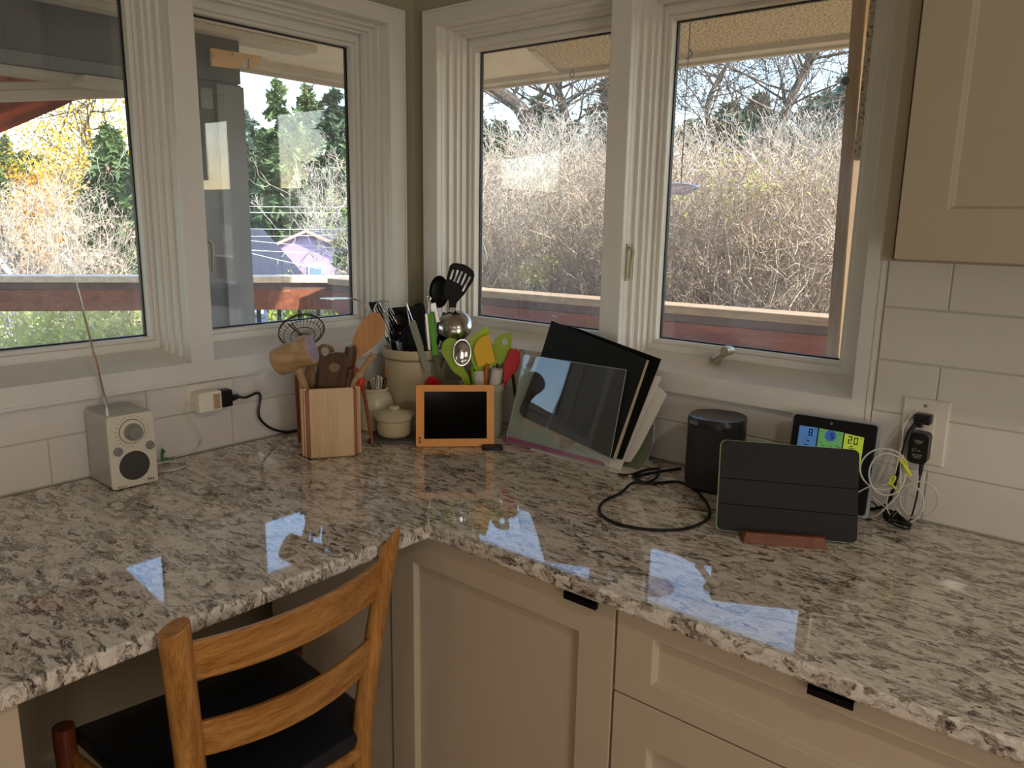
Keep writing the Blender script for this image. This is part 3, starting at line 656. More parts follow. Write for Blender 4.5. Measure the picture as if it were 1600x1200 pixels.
pts = [(.03, -.733, .124), (.03, -.744, .126), at(290.5, 642, 'x', .03), at(298, 657, 'x', .03), at(309, 670, 'x', .035), at(316, 683, 'x', .04), at(311, 697, 'z', .02), at(296, 708, 'z', .004), at(272, 716, 'z', .003)]
c0 = at(262, 728, 'z', .003)
for k in range(60):
    a = .6 + k / 59 * 2 * PI * 3.3; rr = (1.12, .80, .98, .66)[min(3, k // 18)] + .10 * math.sin(k * .37 + k // 18); pts.append(Vector((c0.x + .038 * rr * math.cos(a + 1.2), c0.y + .036 * rr * math.sin(a + 1.2), .0025 + .0012 * (k // 18))))
mb = MB(); mb.tube(cat(pts, 3), .0015, 6); mb.build('coiled_cord', M['cable'], ad1, smooth=True)
gt = at(254, 716, 'z', .012); mb = MB()
for a_, b_, c_ in ((0, 0, .02), (.008, -.005, .012), (-.006, .006, .014), (.004, .008, -.002)):
    mb.tube(cat([gt, gt + Vector((a_ * .5, b_ * .5, c_ * .6)), gt + Vector((a_ + .003, b_, c_))], 4), .002, 6)
    q = gt + Vector((a_ + .003, b_, c_)); mb.lathe([(0, -.004), (.004, 0), (0, .004)], Matrix.Translation(q), 8)
mb.tube([gt + Vector((.004, 0, -.011)), gt], .0022, 6)
tag(mb.build('twist_tie', M['grtie'], smooth=True), 'green twist tie holding the white cord coil by the radio', 'cord tie')

# ================================================================== PLYWOOD UTENSIL BOX
FL_, FR2 = Vector((.2358, -.5793, 0)), Vector((.3040, -.4730, 0)); XB = (FR2 - FL_).normalized(); WB = .1265; DB = .105; HB = .170
MB_ = frame(FL_, XB, Vector((0, 0, 1)).cross(XB))
bx = thing('utensil_box', 'square birch plywood utensil holder with open corner slots, crowded with wooden tools', 'utensil holder', MB_ @ Vector((WB / 2, DB / 2, 0)))
def pan(x0, x1, y0, y1, nm='side_panel', z0=.003, z1=HB, m_='ply'):
    mb = MB(); mb.box(x0, x1, y0, y1, z0, z1, M=MB_); mb.build(nm, M[m_], bx, bevel=.0012)
pan(.012, WB - .012, 0, .009); pan(.012, WB - .012, DB - .009, DB); pan(0, .009, .012, DB - .012); pan(WB - .009, WB, .012, DB - .012)
for x in (.0045, WB - .0145):
    for y in (.0045, DB - .0145): pan(x, x + .010, y, y + .010, 'corner_post', z1=HB - .004, m_='redstrip')
pan(.010, WB - .010, .010, DB - .010, 'base_board', 0.0, .012)
pan(-.006, .000, .020, DB - .020, 'side_panel', z0=.004, z1=HB - .002)
pan(WB + .0, WB + .005, .012, DB - .012, 'side_panel', z0=.004, z1=HB - .001)
CB = MB_ @ Vector((WB / 2, DB / 2, 0))
def into(c, k=.0, z=.03): return Vector((c.x, c.y, z)) + RH * k
def shaft(mb, a, b, r0, r1=None, n=8, mi=0): mb.tube([Vector(a), Vector(b)], [r0, r1 if r1 else r0], n, mi)
def sideblade(pxs, c, off, t, holes=(), lean=0.0):
    nrm = (NH + Vector((0, 0, lean))).normalized(); p = Vector(c) + NH * off; p.z = .22
    return [[atp(x, y, p, nrm) for x, y in pxs]] + [[atp(x, y, p, nrm) for x, y in h] for h in holes], nrm
def smoothpx(pxs, n=4): return [(p.x, p.y) for p in cat([Vector((x, y, 0)) for x, y in pxs], n, closed=True)]
def ell(cx, cy, rx, ry, rot=0, n=20):
    c, s_ = math.cos(rot), math.sin(rot); return [(cx + rx * math.cos(a) * c - ry * math.sin(a) * s_, cy + rx * math.cos(a) * s_ + ry * math.sin(a) * c) for a in [2 * PI * k / n for k in range(n)]]
def vp(c, off, x, y): p = Vector(c) + NH * off; return atp(x, y, p, NH)
# mallet
A, B = vp(CB, -.040, 432, 566), vp(CB, -.046, 487, 545); ml = thing('wooden_mallet', 'pale turned wooden mallet lying across the top left of the plywood utensil box', 'mallet', A)
ax = (B - A); L_ = ax.length; Mm = frame(A, ax.cross(Vector((0, 0, 1))), ax.cross(ax.cross(Vector((0, 0, 1))))) ; q_ = ax.to_track_quat('Z', 'Y').to_matrix().to_4x4(); Mm = Matrix.Translation(A) @ q_
mb = MB(); mb.lathe([(0, -.004), (.024, -.004), (.031, .0), (.034, .006), (.0345, L_ * .30), (.0335, L_ * .50), (.031, L_ * .58), (.0325, L_ * .64), (.037, L_ * .80), (.037, L_ * .97), (.034, L_)], Mm, 28, close=False); mb.build('head', M['mallet'], ml, smooth=True)
mb = MB(); mb.lathe([(.0342, L_ - .001), (.033, L_ + .001), (0, L_ + .0015)], Mm, 28); mb.build('struck_end', M['malletend'], ml, smooth=True)
mb = MB(); m0 = A + ax * .55 + Vector((0, 0, -.02)); shaft(mb, m0, MB_ @ Vector((.050, .062, .02)), .0095, .0085, 12); mb.build('handle', M['mallet'], ml, smooth=True)
# wire skimmer
cS = vp(CB, .02, 471, 517); nS = (-NH * .62 + Vector((0, 0, .80))).normalized(); xs_ = RH; MSk = frame(cS, RH, nS.cross(RH))
sk = thing('wire_skimmer', 'round dark wire skimmer standing behind the wooden mallet', 'skimmer', cS)
mb = MB()
def loop3(Mx, r, z, n=32): return [Mx @ Vector((r * math.cos(2 * PI * k / n), r * math.sin(2 * PI * k / n), z)) for k in range(n)]
for r, z, t in ((.054, 0, .0016), (.053, .005, .0008), (.044, -.010, .0008), (.029, -.017, .0010), (.010, -.020, .0009)): mb.tube(loop3(MSk, r, z), t, 5, closed=True)
for k in range(30):
    a = 2 * PI * k / 30; c, s_ = math.cos(a), math.sin(a)
    mb.tube([MSk @ Vector((.054 * c, .054 * s_, 0)), MSk @ Vector((.044 * c, .044 * s_, -.010)), MSk @ Vector((.029 * c, .029 * s_, -.017)), MSk @ Vector((.003 * c, .003 * s_, -.020))], .0007, 4)
mb.build('basket', M['wire'], sk)
mb = MB(); e1 = MSk @ Vector((-.030, .02, .003))
for s_ in (-.004, .004): mb.tube([e1 + RH * s_, cS + Vector((0, 0, -.012)) + RH * s_ * .5, MB_ @ Vector((.040, .078, .015)) + RH * s_ * .4], .0016, 6)
mb.build('handle', M['wire'], sk)
# ring-ended paddle
lo, nn = sideblade(smoothpx([(493, 604), (495, 575), (493, 556), (496, 543), (505, 537), (517, 540), (523, 550), (521, 562), (512, 572), (510, 604)]), CB, .02, .006, [ell(508, 549, 6.5, 7)])
mb = MB(); mb.slab(lo, nn, .006); tag(mb.build('wooden_paddle', M['midwood'], smooth=True, bevel=.001), 'olive-brown wooden paddle with a round hole, behind the dark scoop in the box', 'utensil')
lo, nn = sideblade(smoothpx([(478, 604), (476, 585), (480, 568), (489, 566), (493, 585), (494, 604)]), CB, .0, .006)
mb = MB(); mb.slab(lo, nn, .006); tag(mb.build('wooden_spatula', M['midwood'], smooth=True, bevel=.001), 'narrow brown wooden spatula between mallet handle and dark scoop', 'utensil')
# dark scoop with inset disc
sc = thing('dark_wooden_scoop', 'dark walnut scoop with a round light spot, front of the plywood box', 'scoop', vp(CB, -.02, 522, 600))
lo, nn = sideblade(smoothpx([(498, 612), (501, 580), (505, 562), (513, 553), (525, 550), (541, 553), (547, 562), (546, 578), (542, 612)]), CB, -.022, .012); mb = MB(); mb.slab(lo, nn, .010); mb.build('bowl', M['darkwood'], sc, smooth=True, bevel=.002)
lo, nn = sideblade(ell(523, 574, 8.5, 7), CB, -.0275, .002); mb = MB(); mb.slab(lo, nn, .0022); mb.build('inlaid_disc', M['midwood'], sc, smooth=True)
# handles
hd = vp(CB, -.012, 548, 541); mb = MB(); mb.tube([hd, hd + Vector((0, 0, -.012)), vp(CB, -.012, 541, 612)], [.0125, .0145, .0115], 14); tag(mb.build('dark_wooden_handle', M['darkwood'], smooth=True), 'thick dark wooden handle in front of the large beech turner', 'utensil')
hd = vp(CB, -.028, 548, 578); mb = MB(); mb.lathe([(0, -.008), (.0085, -.003), (.0085, .003), (0, .008)], Matrix.Translation(hd), 12); shaft(mb, hd, vp(CB, -.026, 541, 612), .0075, .0065, 10); tag(mb.build('small_knobbed_stick', M['darkwood'], smooth=True), 'short dark stick with rounded knob right of the dark scoop', 'utensil')
tn = thing('wooden_turner', 'large light beech turner with a broad slanted blade leaning right out of the box', 'turner', vp(CB, .01, 575, 520))
lo, nn = sideblade(smoothpx([(583, 488), (592.5, 491), (600, 502), (602, 514), (599.5, 525), (592.6, 534), (579, 545), (562, 558), (552, 566), (547, 556), (549, 540), (555, 522), (565, 504), (576, 491)]), CB, .012, .006); mb = MB(); mb.slab(lo, nn, .006); mb.build('blade', M['spoonwood'], tn, smooth=True, bevel=.0015)
mb = MB(); shaft(mb, vp(CB, .012, 556, 548), MB_ @ Vector((.085, .062, .02)), .0075, .0065, 10); mb.build('handle', M['spoonwood'], tn, smooth=True)
pn = thing('wooden_pestle', 'small pale wooden stick with a flat cap, leaning right over the box corner', 'utensil', vp(CB, -.0, 565, 580))
P1, P2 = vp(CB, -.012, 583, 555), vp(CB, -.014, 548, 603); axx = P2 - P1; Mp = Matrix.Translation(P1) @ axx.to_track_quat('Z', 'Y').to_matrix().to_4x4(); l_ = axx.length
mb = MB(); mb.lathe([(0, -.003), (.0095, -.002), (.0105, .001), (.007, .004), (.0062, .02), (.0070, l_ * .55), (.0112, l_ * .60), (.0112, l_ * .66), (.0075, l_ * .70), (.006, l_ * 1.2), (.0, l_ * 1.22)], Mp, 16); mb.build('body', M['mallet'], pn, smooth=True)
for i, (x, y, x2, y2, lab) in enumerate(((556, 574, 548, 606, 'orange-red spatula tip peeking out behind the pale wooden stick'), (567, 590, 556, 608, 'lower orange-red plastic tip right of the pale wooden stick'))):
    a, b = vp(CB, .030 if i == 0 else .018, x, y), vp(CB, .03 if i == 0 else .018, x2, y2); mb = MB(); mb.tube([a, a + (b - a) * .25, a + (b - a) * .6, b + Vector((0, 0, -.03))], [.006, .0105, .009, .005], 10); tag(mb.build('red_utensil', M['redor'], smooth=True), lab, 'utensil')
# reddish sticks leaning outside the box
a, b = at(566, 597, 'z', .150), at(582, 695, 'z', .004); mb = MB(); mb.tube([a, a + (b - a) * .9, b], [.0052, .0046, .0035], 8); tag(mb.build('leaning_stick', M['redstrip'], smooth=True), 'thin reddish wooden stick leaning right of the plywood box, foot by the slate', 'stick')
a, b = vp(CB, .05, 463, 585), vp(CB, .065, 468, 682); b.z = .004; mb = MB(); mb.tube([a, b], [.0052, .0046], 8); tag(mb.build('leaning_stick', M['redstrip'], smooth=True), 'reddish wooden stick standing close behind the left side of the plywood box', 'stick')

# ================================================================== JAR WITH PENS
JC = Vector((.138, -.283, 0)); Mj = Matrix.Translation(JC)
jr = thing('stoneware_jar', 'cream stoneware jar with rounded shoulder, full of pens behind the plywood box', 'jar', JC)
mb = MB(); mb.lathe([(.040, 0), (.046, .006), (.0485, .04), (.0485, .075), (.046, .090), (.038, .101), (.0335, .105), (.036, .110), (.0365, .113), (.034, .116), (.031, .114), (.030, .100), (.030, .012), (0, .010)], Mj, 36); mb.build('body', M['stone2'], jr, smooth=True)
pens = [(576, 596, 'blk', 'short black pen at the left of the jar'), (584, 590, 'whiteplastic', 'flat white pen left of the middle in the jar'), (591, 587, 'whiteplastic', 'white clip pen in the middle of the jar'), (596, 589, 'whiteplastic', 'white pen with dark stripe right of the jar centre'), (602, 590, 'blk', 'glossy black marker at the right of the jar'), (605, 574, 'orangewood', 'brown pencil-like stick, tallest thing in the pen jar')]
for i, (x, y, m_, lab) in enumerate(pens):
    tp = vp(JC, (-.012, .01, -.014, .006, -.008, .012)[i], x, y); bt = JC + RH * ((x - 592) * .0009) + NH * .0 + Vector((0, 0, .014)); dirv = (tp - bt)
    p_ = thing('pen', lab, 'pen', tp)
    mb = MB(); r = .0042 if m_ != 'orangewood' else .0036; mb.tube([bt, bt + dirv * .9, tp], [r, r, r * (.8 if m_ != 'orangewood' else .3)], 8); mb.build('barrel', M[m_], p_, smooth=True)
    if m_ != 'orangewood':
        mb = MB(); s0 = bt + dirv * .78 - NH * (r + .0008); s1 = bt + dirv * .97 - NH * (r + .0008); mb.tube([s0, s1], .0010, 5); mb.build('clip', M['blk'] if m_ != 'blk' else M['chrome'], p_)

# ================================================================== LIDDED POT ON SLATE
PC = at(616.5, 680, 'z', .008); PC = Vector((PC.x, PC.y, 0)); 
mb = MB(); mb.box(-.062, .062, -.056, .056, 0, .0075, M=Matrix.Translation(PC) @ Matrix.Rotation(math.atan2(RH.y, RH.x), 4, 'Z')); tag(mb.build('slate_tile', M['slate'], bevel=.0012), 'dark slate tile under the small lidded pot', 'trivet')
pt = thing('lidded_pot', 'small cream stoneware pot with a domed lid on a dark slate tile', 'pot', PC + Vector((0, 0, .0075)))
Mp = Matrix.Translation(PC + Vector((0, 0, .0078)))
mb = MB(); mb.lathe([(.034, 0), (.041, .004), (.0445, .012), (.0455, .042), (.0505, .047), (.0520, .052), (.0520, .0575), (.0495, .0590), (.0465, .0570), (.0455, .050), (.043, .012), (0, .008)], Mp, 40); mb.build('body', M['stone'], pt, smooth=True)
mb = MB(); mb.lathe([(.0460, .0530), (.0460, .0570), (.040, .0605), (.022, .0660), (.010, .0680), (.009, .0690), (.0135, .0715), (.0145, .0745), (.012, .0775), (.006, .079), (0, .0792)], Mp, 40); mb.build('lid', M['stone2'], pt, smooth=True)

# ================================================================== BIG CROCK
KC = Vector((.152, -.148, 0)); Mk = Matrix.Translation(KC)
ck = thing('large_crock', 'large cream stoneware crock in the window corner, holding black and steel utensils', 'crock', KC)
mb = MB(); mb.lathe([(.076, 0), (.081, .004), (.0835, .03), (.0835, .180), (.0835, .186), (.0885, .190), (.0895, .197), (.0895, .208), (.0875, .213), (.0835, .213), (.079, .208), (.077, .190), (.077, .012), (0, .010)], Mk, 48); mb.build('body', M['stone'], ck, smooth=True)
mb = MB(); mb.lathe([(.0838, .1835), (.0846, .1845), (.0838, .1855)], Mk, 48, close=False); mb.build('rim_line', M['darkwood'], ck, smooth=True)
def tool(name, label, c, off, px, t, m_, holes=(), hm=None, base=0.0, hr=.005, hx=0, neck=None, catg='utensil', bev=.001, lean=0, part='blade'):
    lo, nn = sideblade(px, c, off, t, holes, lean); cc = sum(lo[0], Vector()) / len(lo[0]); th = thing(name, label, catg, cc)
    mb = MB(); mb.slab(lo, nn, t); mb.build(part, M[m_], th, smooth=True, bevel=bev)
    if neck:
        mb = MB(); a = vp(c, off, *neck); b = Vector((c.x, c.y, base + .02)) + RH * hx + NH * off * .6; shaft(mb, a, b, hr, hr, 10); mb.build('handle', M[hm or m_], th, smooth=True)
    return th
def slot(x0, y0, x1, y1, w_=1.5):
    d = Vector((x1 - x0, y1 - y0, 0)).normalized(); n_ = Vector((-d.y, d.x, 0)) * w_
    return [(x0 + n_.x, y0 + n_.y), (x0 - n_.x, y0 - n_.y), (x1 - n_.x, y1 - n_.y), (x1 + n_.x, y1 + n_.y)]
tool('slotted_turner', 'black slotted nylon turner, the tallest utensil in the large crock', KC, -.02,
     [(703, 415), (707, 411.5), (713, 410.8), (725, 413), (734, 418), (740, 424), (741.5, 430), (739, 440), (725, 460.5), (720, 466), (714, 473), (711, 484), (702, 484), (701, 470), (694, 461), (693.5, 455), (697.5, 436)], .003, 'nylon',
     holes=[slot(708.5, 421.5, 703.7, 436.5), slot(715.5, 422, 709.5, 440), slot(722, 424, 714.7, 442), slot(728.5, 427.5, 720.5, 446), slot(734.6, 432.5, 723, 455)], hm='steel', neck=(709, 480), hr=.0042)
def bowl(name, label, c, off, cx, cy, r, sy, nrm, m_, hm, hr=.0045, hx=0, deep=.6, th_=.0015, neck=None, catg='ladle'):
    p = vp(c, off, cx, cy); n_ = Vector(nrm).normalized(); t = thing(name, label, catg, p); y_ = n_.cross(RH); x_ = y_.cross(n_)
    Mx = Matrix(((x_.x, y_.x, n_.x, p.x), (x_.y, y_.y, n_.y, p.y), (x_.z, y_.z, n_.z, p.z), (0, 0, 0, 1))) @ Matrix.Diagonal((1, sy, 1, 1))
    prof = [(r * math.sin(a), -deep * r * math.cos(a)) for a in [PI / 2 * k / 8 for k in range(9)]]
    prof2 = [(q[0] - th_ * .8 if q[0] > th_ else 0, q[1] + th_) for q in prof][::-1]; prof2[0] = (r - th_, 0)
    mb = MB(); mb.lathe(prof + prof2, Mx, 32, close=False); mb.build('bowl', M[m_], t, smooth=True)
    mb = MB(); a = vp(c, off, *neck) if neck else p; b = Vector((c.x, c.y, .02)) + RH * hx; shaft(mb, a, b, hr, hr, 10); mb.build('handle', M[hm], t, smooth=True)
    return t
bowl('black_ladle', 'black nylon ladle bowl just left of the slotted turner', KC, .02, 686, 456, .030, 1.55, -NH * .9 - RH * .25 + Vector((0, 0, .15)), 'nylon', 'nylon', deep=.45, neck=(694, 488), hx=.02)
bowl('steel_ladle', 'shiny steel ladle with its dome turned up at the right of the large crock', KC, -.03, 711, 512, .052, 1.0, Vector((.12, .25, -1)) + NH * .75, 'steel', 'steel', deep=.85, neck=(706, 480), hx=.045)
bowl('pasta_server', 'dark scalloped metal server bowl under the steel ladle dome', KC, -.055, 700, 525, .027, .8, -NH * .4 + Vector((0, 0, .9)), 'blkgloss', 'steel', deep=.6, neck=(700, 535), hx=.03)
tool('square_turner', 'broad charcoal square-topped turner at the middle of the large crock', KC, .035, [(606, 482), (618, 480), (655, 478), (661, 482), (664, 505), (666, 548), (612, 548)], .003, 'nylon2', neck=(640, 545), hr=.005)
tool('corner_turner', 'small black turner corner at the far left of the large crock', KC, .045, smoothpx([(576, 474), (583, 472), (592, 473), (600, 495), (598, 510), (588, 497)], 3), .003, 'nylon2', neck=(598, 506), hr=.004, hx=-.02)
bowl('black_spoon', 'black oval nylon spoon in front of the square turner', KC, .0, 626, 500, .022, 1.15, -NH + Vector((0, 0, .15)), 'nylon', 'nylon', deep=.35, neck=(628, 512), hx=-.01)
bowl('black_steel_ladle', 'black ladle with a thin bright rim at the left edge of the large crock', KC, -.03, 619, 520, .031, .95, -NH * .75 - RH * .55 + Vector((0, 0, .25)), 'blkgloss', 'steel', deep=.5, neck=(626, 534), hx=-.02)
tool('black_spatula', 'dark rounded spatula top peeking up left of the tongs', KC, .05, smoothpx([(646, 480), (652, 474), (660, 474), (664, 482), (664, 500), (650, 500)], 3), .003, 'nylon', neck=(656, 498), hr=.004)
# whisk
wk = thing('wire_whisk', 'steel balloon whisk leaning left in the large crock', 'whisk', vp(KC, .01, 603, 488)); mb = MB()
tipw, basew = vp(KC, .01, 592, 470), vp(KC, .01, 618, 520); dw = (basew - tipw); lw = dw.length; dz_ = dw.normalized(); sx_ = dz_.cross(NH).normalized(); sy_ = dz_.cross(sx_)
for k in range(9):
    a = PI * k / 9; u_ = sx_ * math.cos(a) + sy_ * math.sin(a); pts = []
    for j in range(13):
        s_ = -1 + 2 * j / 12; ww = .024 * (1 - abs(s_) ** 2.2) ** .5 if abs(s_) < 1 else 0
        tt = abs(s_); pts.append(tipw + dz_ * (lw * tt) + u_ * (math.copysign(1, s_) * .027 * (math.sin(PI * min(1, (1 - tt) * .5 + .5 * (1 - (1 - tt) ** 3)))) if tt > 0 else 0))
    mb.tube(cat(pts, 2), .0007, 4)
mb.build('wires', M['steelwire'], wk); mb = MB(); shaft(mb, basew - dz_ * .004, Vector((KC.x, KC.y, .02)) + RH * -.01, .005, .006, 10); mb.build('handle', M['steel'], wk, smooth=True)
# flat steel spoon held out to the left
fs_ = thing('flat_steel_spoon', 'flat reflective steel spoon stretching left above the plywood turner', 'spoon', vp(KC, -.02, 530, 467)); a, b = vp(KC, -.06, 502, 467), vp(KC, .0, 553, 466)
mid = (a + b) / 2; xx = (b - a); Msp = frame(mid, xx, Vector((0, 0, 1)).cross(xx)); mb = MB(); mb.slab([[Vector((p.x, p.y, 0)) for p in circ(0, 0, xx.length / 2 + .004, .030, 28)]], (0, 0, 1), .0016, M=Msp); mb.build('disc', M['steel'], fs_, smooth=True)
mb = MB(); mb.tube(cat([b - xx * .15, vp(KC, .0, 560, 469), vp(KC, .0, 567, 476), vp(KC, .0, 579, 494), vp(KC, .0, 606, 534), Vector((KC.x - .01, KC.y - .01, .05))], 5), [.0026] * 26, 7); mb.build('handle', M['chrome'], fs_, smooth=True)
# tongs: grey pair hanging outside and green pair standing up
tg = thing('grey_tongs', 'grey-green handled tongs with a red tip, hooked over the front of the large crock', 'tongs', vp(KC, -.1, 655, 550))
mb = MB(); a, b = vp(KC, -.085, 643, 503), vp(KC, -.105, 671, 588); dd = (b - a); Mx = frame(a, dd, NH); mb.box(0, dd.length * .92, -.003, .003, -.0085, .0085, M=Mx); mb.build('arm', M['greyhandle'], tg, bevel=.002)
mb = MB(); mb.box(-.002, dd.length * .5, .004, .009, -.0095, .0095, M=Mx); mb.build('arm', M['steel'], tg, bevel=.001)
mb = MB(); t0 = vp(KC, -.107, 663, 606); tri_ = [vp(KC, -.107, *q) for q in ((671, 588), (683, 590), (690, 606), (661, 606), (664, 596))]; mb.slab([tri_], NH, .006); mb.build('tip', M['red'], tg, bevel=.001)
mb = MB(); mb.tube(cat([vp(KC, -.08, 646, 504), vp(KC, -.07, 640, 488), vp(KC, -.07, 635, 474), vp(KC, -.07, 637, 487), vp(KC, -.08, 641, 504)], 4), .0013, 6); mb.build('hanging_loop', M['chrome'], tg, smooth=True)
tg = thing('green_tongs', 'bright green handled steel tongs standing at the middle front of the large crock', 'tongs', vp(KC, -.09, 678, 520))
a, b, c_ = vp(KC, -.080, 672, 490), vp(KC, -.095, 681, 556), vp(KC, -.10, 689, 612); dd = b - a; Mx = frame(a, dd, NH)
mb = MB(); mb.box(0, dd.length, -.004, .004, -.0075, .0075, M=Mx); mb.build('green_arm', M['green'], tg, bevel=.002)
dd2 = c_ - b; Mx2 = frame(b, dd2, NH); mb = MB(); mb.box(0, dd2.length, -.003, .003, -.0085, .0085, M=Mx2); mb.build('arm', M['brownhandle'], tg, bevel=.002)
a2 = vp(KC, -.06, 666, 490); mb = MB(); Mx3 = frame(a2, vp(KC, -.06, 672, 556) - a2, NH); mb.box(0, .11, -.002, .002, -.004, .004, M=Mx3); mb.build('steel_arm', M['steel'], tg, bevel=.0008)
mb = MB(); mb.tube([vp(KC, -.075, *q) for q in ell(670, 467, 3.2, 4, n=12)], .0013, 6, closed=True); mb.tube([vp(KC, -.075, 670, 471), vp(KC, -.078, 670, 490)], .0015, 6); mb.build('pull_ring', M['chrome'], tg, smooth=True)
mb = MB(); q0 = vp(KC, -.055, 679, 487); Mx4 = frame(q0, vp(KC, -.055, 676, 474) - q0, NH); mb.box(-.03, .024, -.003, .003, -.009, .009, M=Mx4); tag(mb.build('steel_server', M['steel'], bevel=.001), 'bright steel utensil end standing between the green tongs and the steel ladle', 'utensil')

# ================================================================== SMALL CROCK WITH SILICONE TOOLS
GC = Vector((.385, -.128, 0)); Mg = Matrix.Translation(GC)
gk = thing('small_crock', 'grey-cream stoneware crock behind the orange frame, holding lime and red tools', 'crock', GC)
mb = MB(); mb.lathe([(.050, 0), (.054, .004), (.0555, .02), (.0555, .118), (.0585, .122), (.0595, .128), (.0590, .139), (.057, .142), (.054, .142), (.051, .136), (.051, .012), (0, .010)], Mg, 40); mb.build('body', M['stoneg'], gk, smooth=True)
tool('lime_spoon', 'round lime silicone spoon at the left of the small crock', GC, .0, smoothpx([(703, 528), (713, 531), (718, 541), (717, 556), (722, 570), (733, 590), (735, 606), (727, 606), (721, 590), (708, 580), (699, 566), (691, 552), (691, 539), (696, 531)]), .006, 'lime2', part='bowl', neck=(731, 600), hm='lime2')
sp_ = bowl('steel_bowl_spoon', 'steel spoon with a reflective bowl between the lime spoon and lime spatula', GC, -.012, 722, 551, .025, 1.45, -NH * .95 + RH * .25, 'chrome', 'green', deep=.4, neck=(737, 573), hx=-.01, hr=.004, catg='spoon')
tool('lime_spatula', 'tall lime spatula with a slanted tip behind the yellow one', GC, .006, smoothpx([(759, 510.5), (763, 514), (765, 526), (770, 545), (773, 561), (771, 571), (762, 578), (751, 581), (743, 580), (737, 565), (731.5, 548), (731, 539), (736, 529), (746, 519)], 3), .007, 'lime', hm='orangewood', neck=(757, 576), catg='spatula')
tool('yellow_spatula', 'yellow spatula with an orange wooden handle, front of the small crock', GC, -.014, smoothpx([(759, 524), (764, 524.5), (767, 535), (773, 561), (771, 566), (749, 572.5), (746, 568), (741, 550), (742, 540), (749, 529)], 3), .008, 'yellow', hm='orangewood', neck=(761, 567), hr=.006, catg='spatula')
tool('holed_lime_spatula', 'lime spatula with a round hole, right side of the small crock', GC, .012, smoothpx([(778, 525), (788, 520.5), (798, 519.8), (801, 524), (797, 547), (788, 562), (777, 574), (771, 567), (769, 548), (771, 535)], 3), .007, 'lime2', holes=[ell(789, 534.5, 4.2, 5.8, n=14)], hm='blk', neck=(778, 568), catg='spatula')
tool('red_basting_brush', 'red silicone basting brush at the right rim of the small crock', GC, .0, [(797, 545), (801, 544), (804, 547), (807, 544.5), (810, 548), (813, 547.5), (812.5, 565), (808, 578), (798, 588), (790, 598), (786.5, 598), (786.6, 575), (790, 562)], .012, 'red', hm='red', neck=(791, 590), hx=.02, catg='brush', bev=.002)
bh = vp(GC, .02, 815, 552); mb = MB(); mb.tube(cat([vp(GC, .02, 810, 549), vp(GC, .02, 815, 547.5), vp(GC, .02, 819, 551), vp(GC, .02, 818, 556)], 4), .0012, 6); mb.tube([vp(GC, .02, 810, 549), Vector((GC.x + .02, GC.y + .01, .03))], .0015, 6); tag(mb.build('wire_hook', M['blk'], smooth=True), 'thin black wire hook rising behind the red brush', 'utensil')
for i, (x, y, lab) in enumerate(((775, 588, 'white ribbed scoop right of the orange spatula handle'), (749, 592, 'white ribbed scoop left of the orange spatula handle'))):
    p = vp(GC, -.006, x, y); ax_ = Vector((.1 if i == 0 else -.2, .1, 1)).normalized(); q_ = ax_.to_track_quat('Z', 'Y').to_matrix().to_4x4(); Mx = Matrix.Translation(p + ax_ * -.03) @ q_
    mb = MB(); prof = []
    for k in range(26): prof.append((.0150 + .0008 * (k % 2), k * .002))
    mb.lathe(prof + [(.0125, .050), (.012, .01), (0, .009)], Mx, 20); tag(mb.build('ribbed_scoop', M['ribbed'], smooth=False), lab, 'scoop')
for (x0, y0, x1, y1, m_, lab) in ((733, 578, 740, 606, 'red', 'thin red handle between lime spoon and ribbed scoop'), (741, 576, 746, 604, 'steel', 'thin steel handle beside the red handle in the small crock')):
    mb = MB(); mb.tube([vp(GC, .014, x0, y0), vp(GC, .014, x1, y1), Vector((GC.x, GC.y, .03))], .003, 8); tag(mb.build('thin_handle', M[m_], smooth=True), lab, 'utensil')  # thin utensil handles standing in the small crock
a, b = vp(GC, .03, 798, 583), at(795, 668, 'z', .004); mb = MB(); mb.tube([a + Vector((.006, 0, 0)), b + Vector((.014, .03, 0))], .0042, 8); tag(mb.build('dark_rod', M['darkwood'], smooth=True), 'dark rod standing between the small crock and the folders', 'stick')

# ================================================================== DIGITAL FRAME AND REMOTE
a, b = Vector((.342, -.325, 0)), Vector((.4815, -.186, 0)); bk = Vector((0, 0, 1)).cross((b - a).normalized()); upv = Vector((0, 0, .150)) + bk * .040; MF = frame(a, b - a, upv); wF, hF = (b - a).length, upv.length
df = thing('digital_frame', 'orange-framed digital picture frame with a dark screen', 'picture frame', (a + b) / 2)
mb = MB(); out_ = [p + Vector((wF / 2, hF / 2, 0)) for p in rrect(wF, hF, .006)]; inn = [Vector((x, y, 0)) for x, y in ((.0205, .0195), (wF - .0185, .0195), (wF - .0185, hF - .0165), (.0205, hF - .0165))]
mb.slab([out_, inn], (0, 0, 1), .012, M=MF @ Matrix.Translation((0, 0, .006 - .006))); mb.build('bezel', M['orange'], df, smooth=True, bevel=.0012)
mb = MB(); mb.box(.0195, wF - .0175, .0185, hF - .0155, -.0055, .0025, M=MF); mb.build('screen', M['blkgloss'], df)
for y_ in (.0215, .0125):
    mb = MB(); mb.box(.0065, .0125, y_ - .003, y_ + .003, .0055, .0068, M=MF); mb.build('button', M['redwoodleg'], df, bevel=.0005)
mb = MB(); mb.slab([[MF @ Vector((wF / 2 + s_ * .02, .07, -.006)) for s_ in (-1, 1)] + [Vector((((a + b) / 2 + bk * .075).x + s_ * .02 * MF[0][0], ((a + b) / 2 + bk * .075).y + s_ * .02 * MF[1][0], .001)) for s_ in (1, -1)]], bk + Vector((0, 0, .6)), .003); mb.build('kickstand', M['orange'], df)
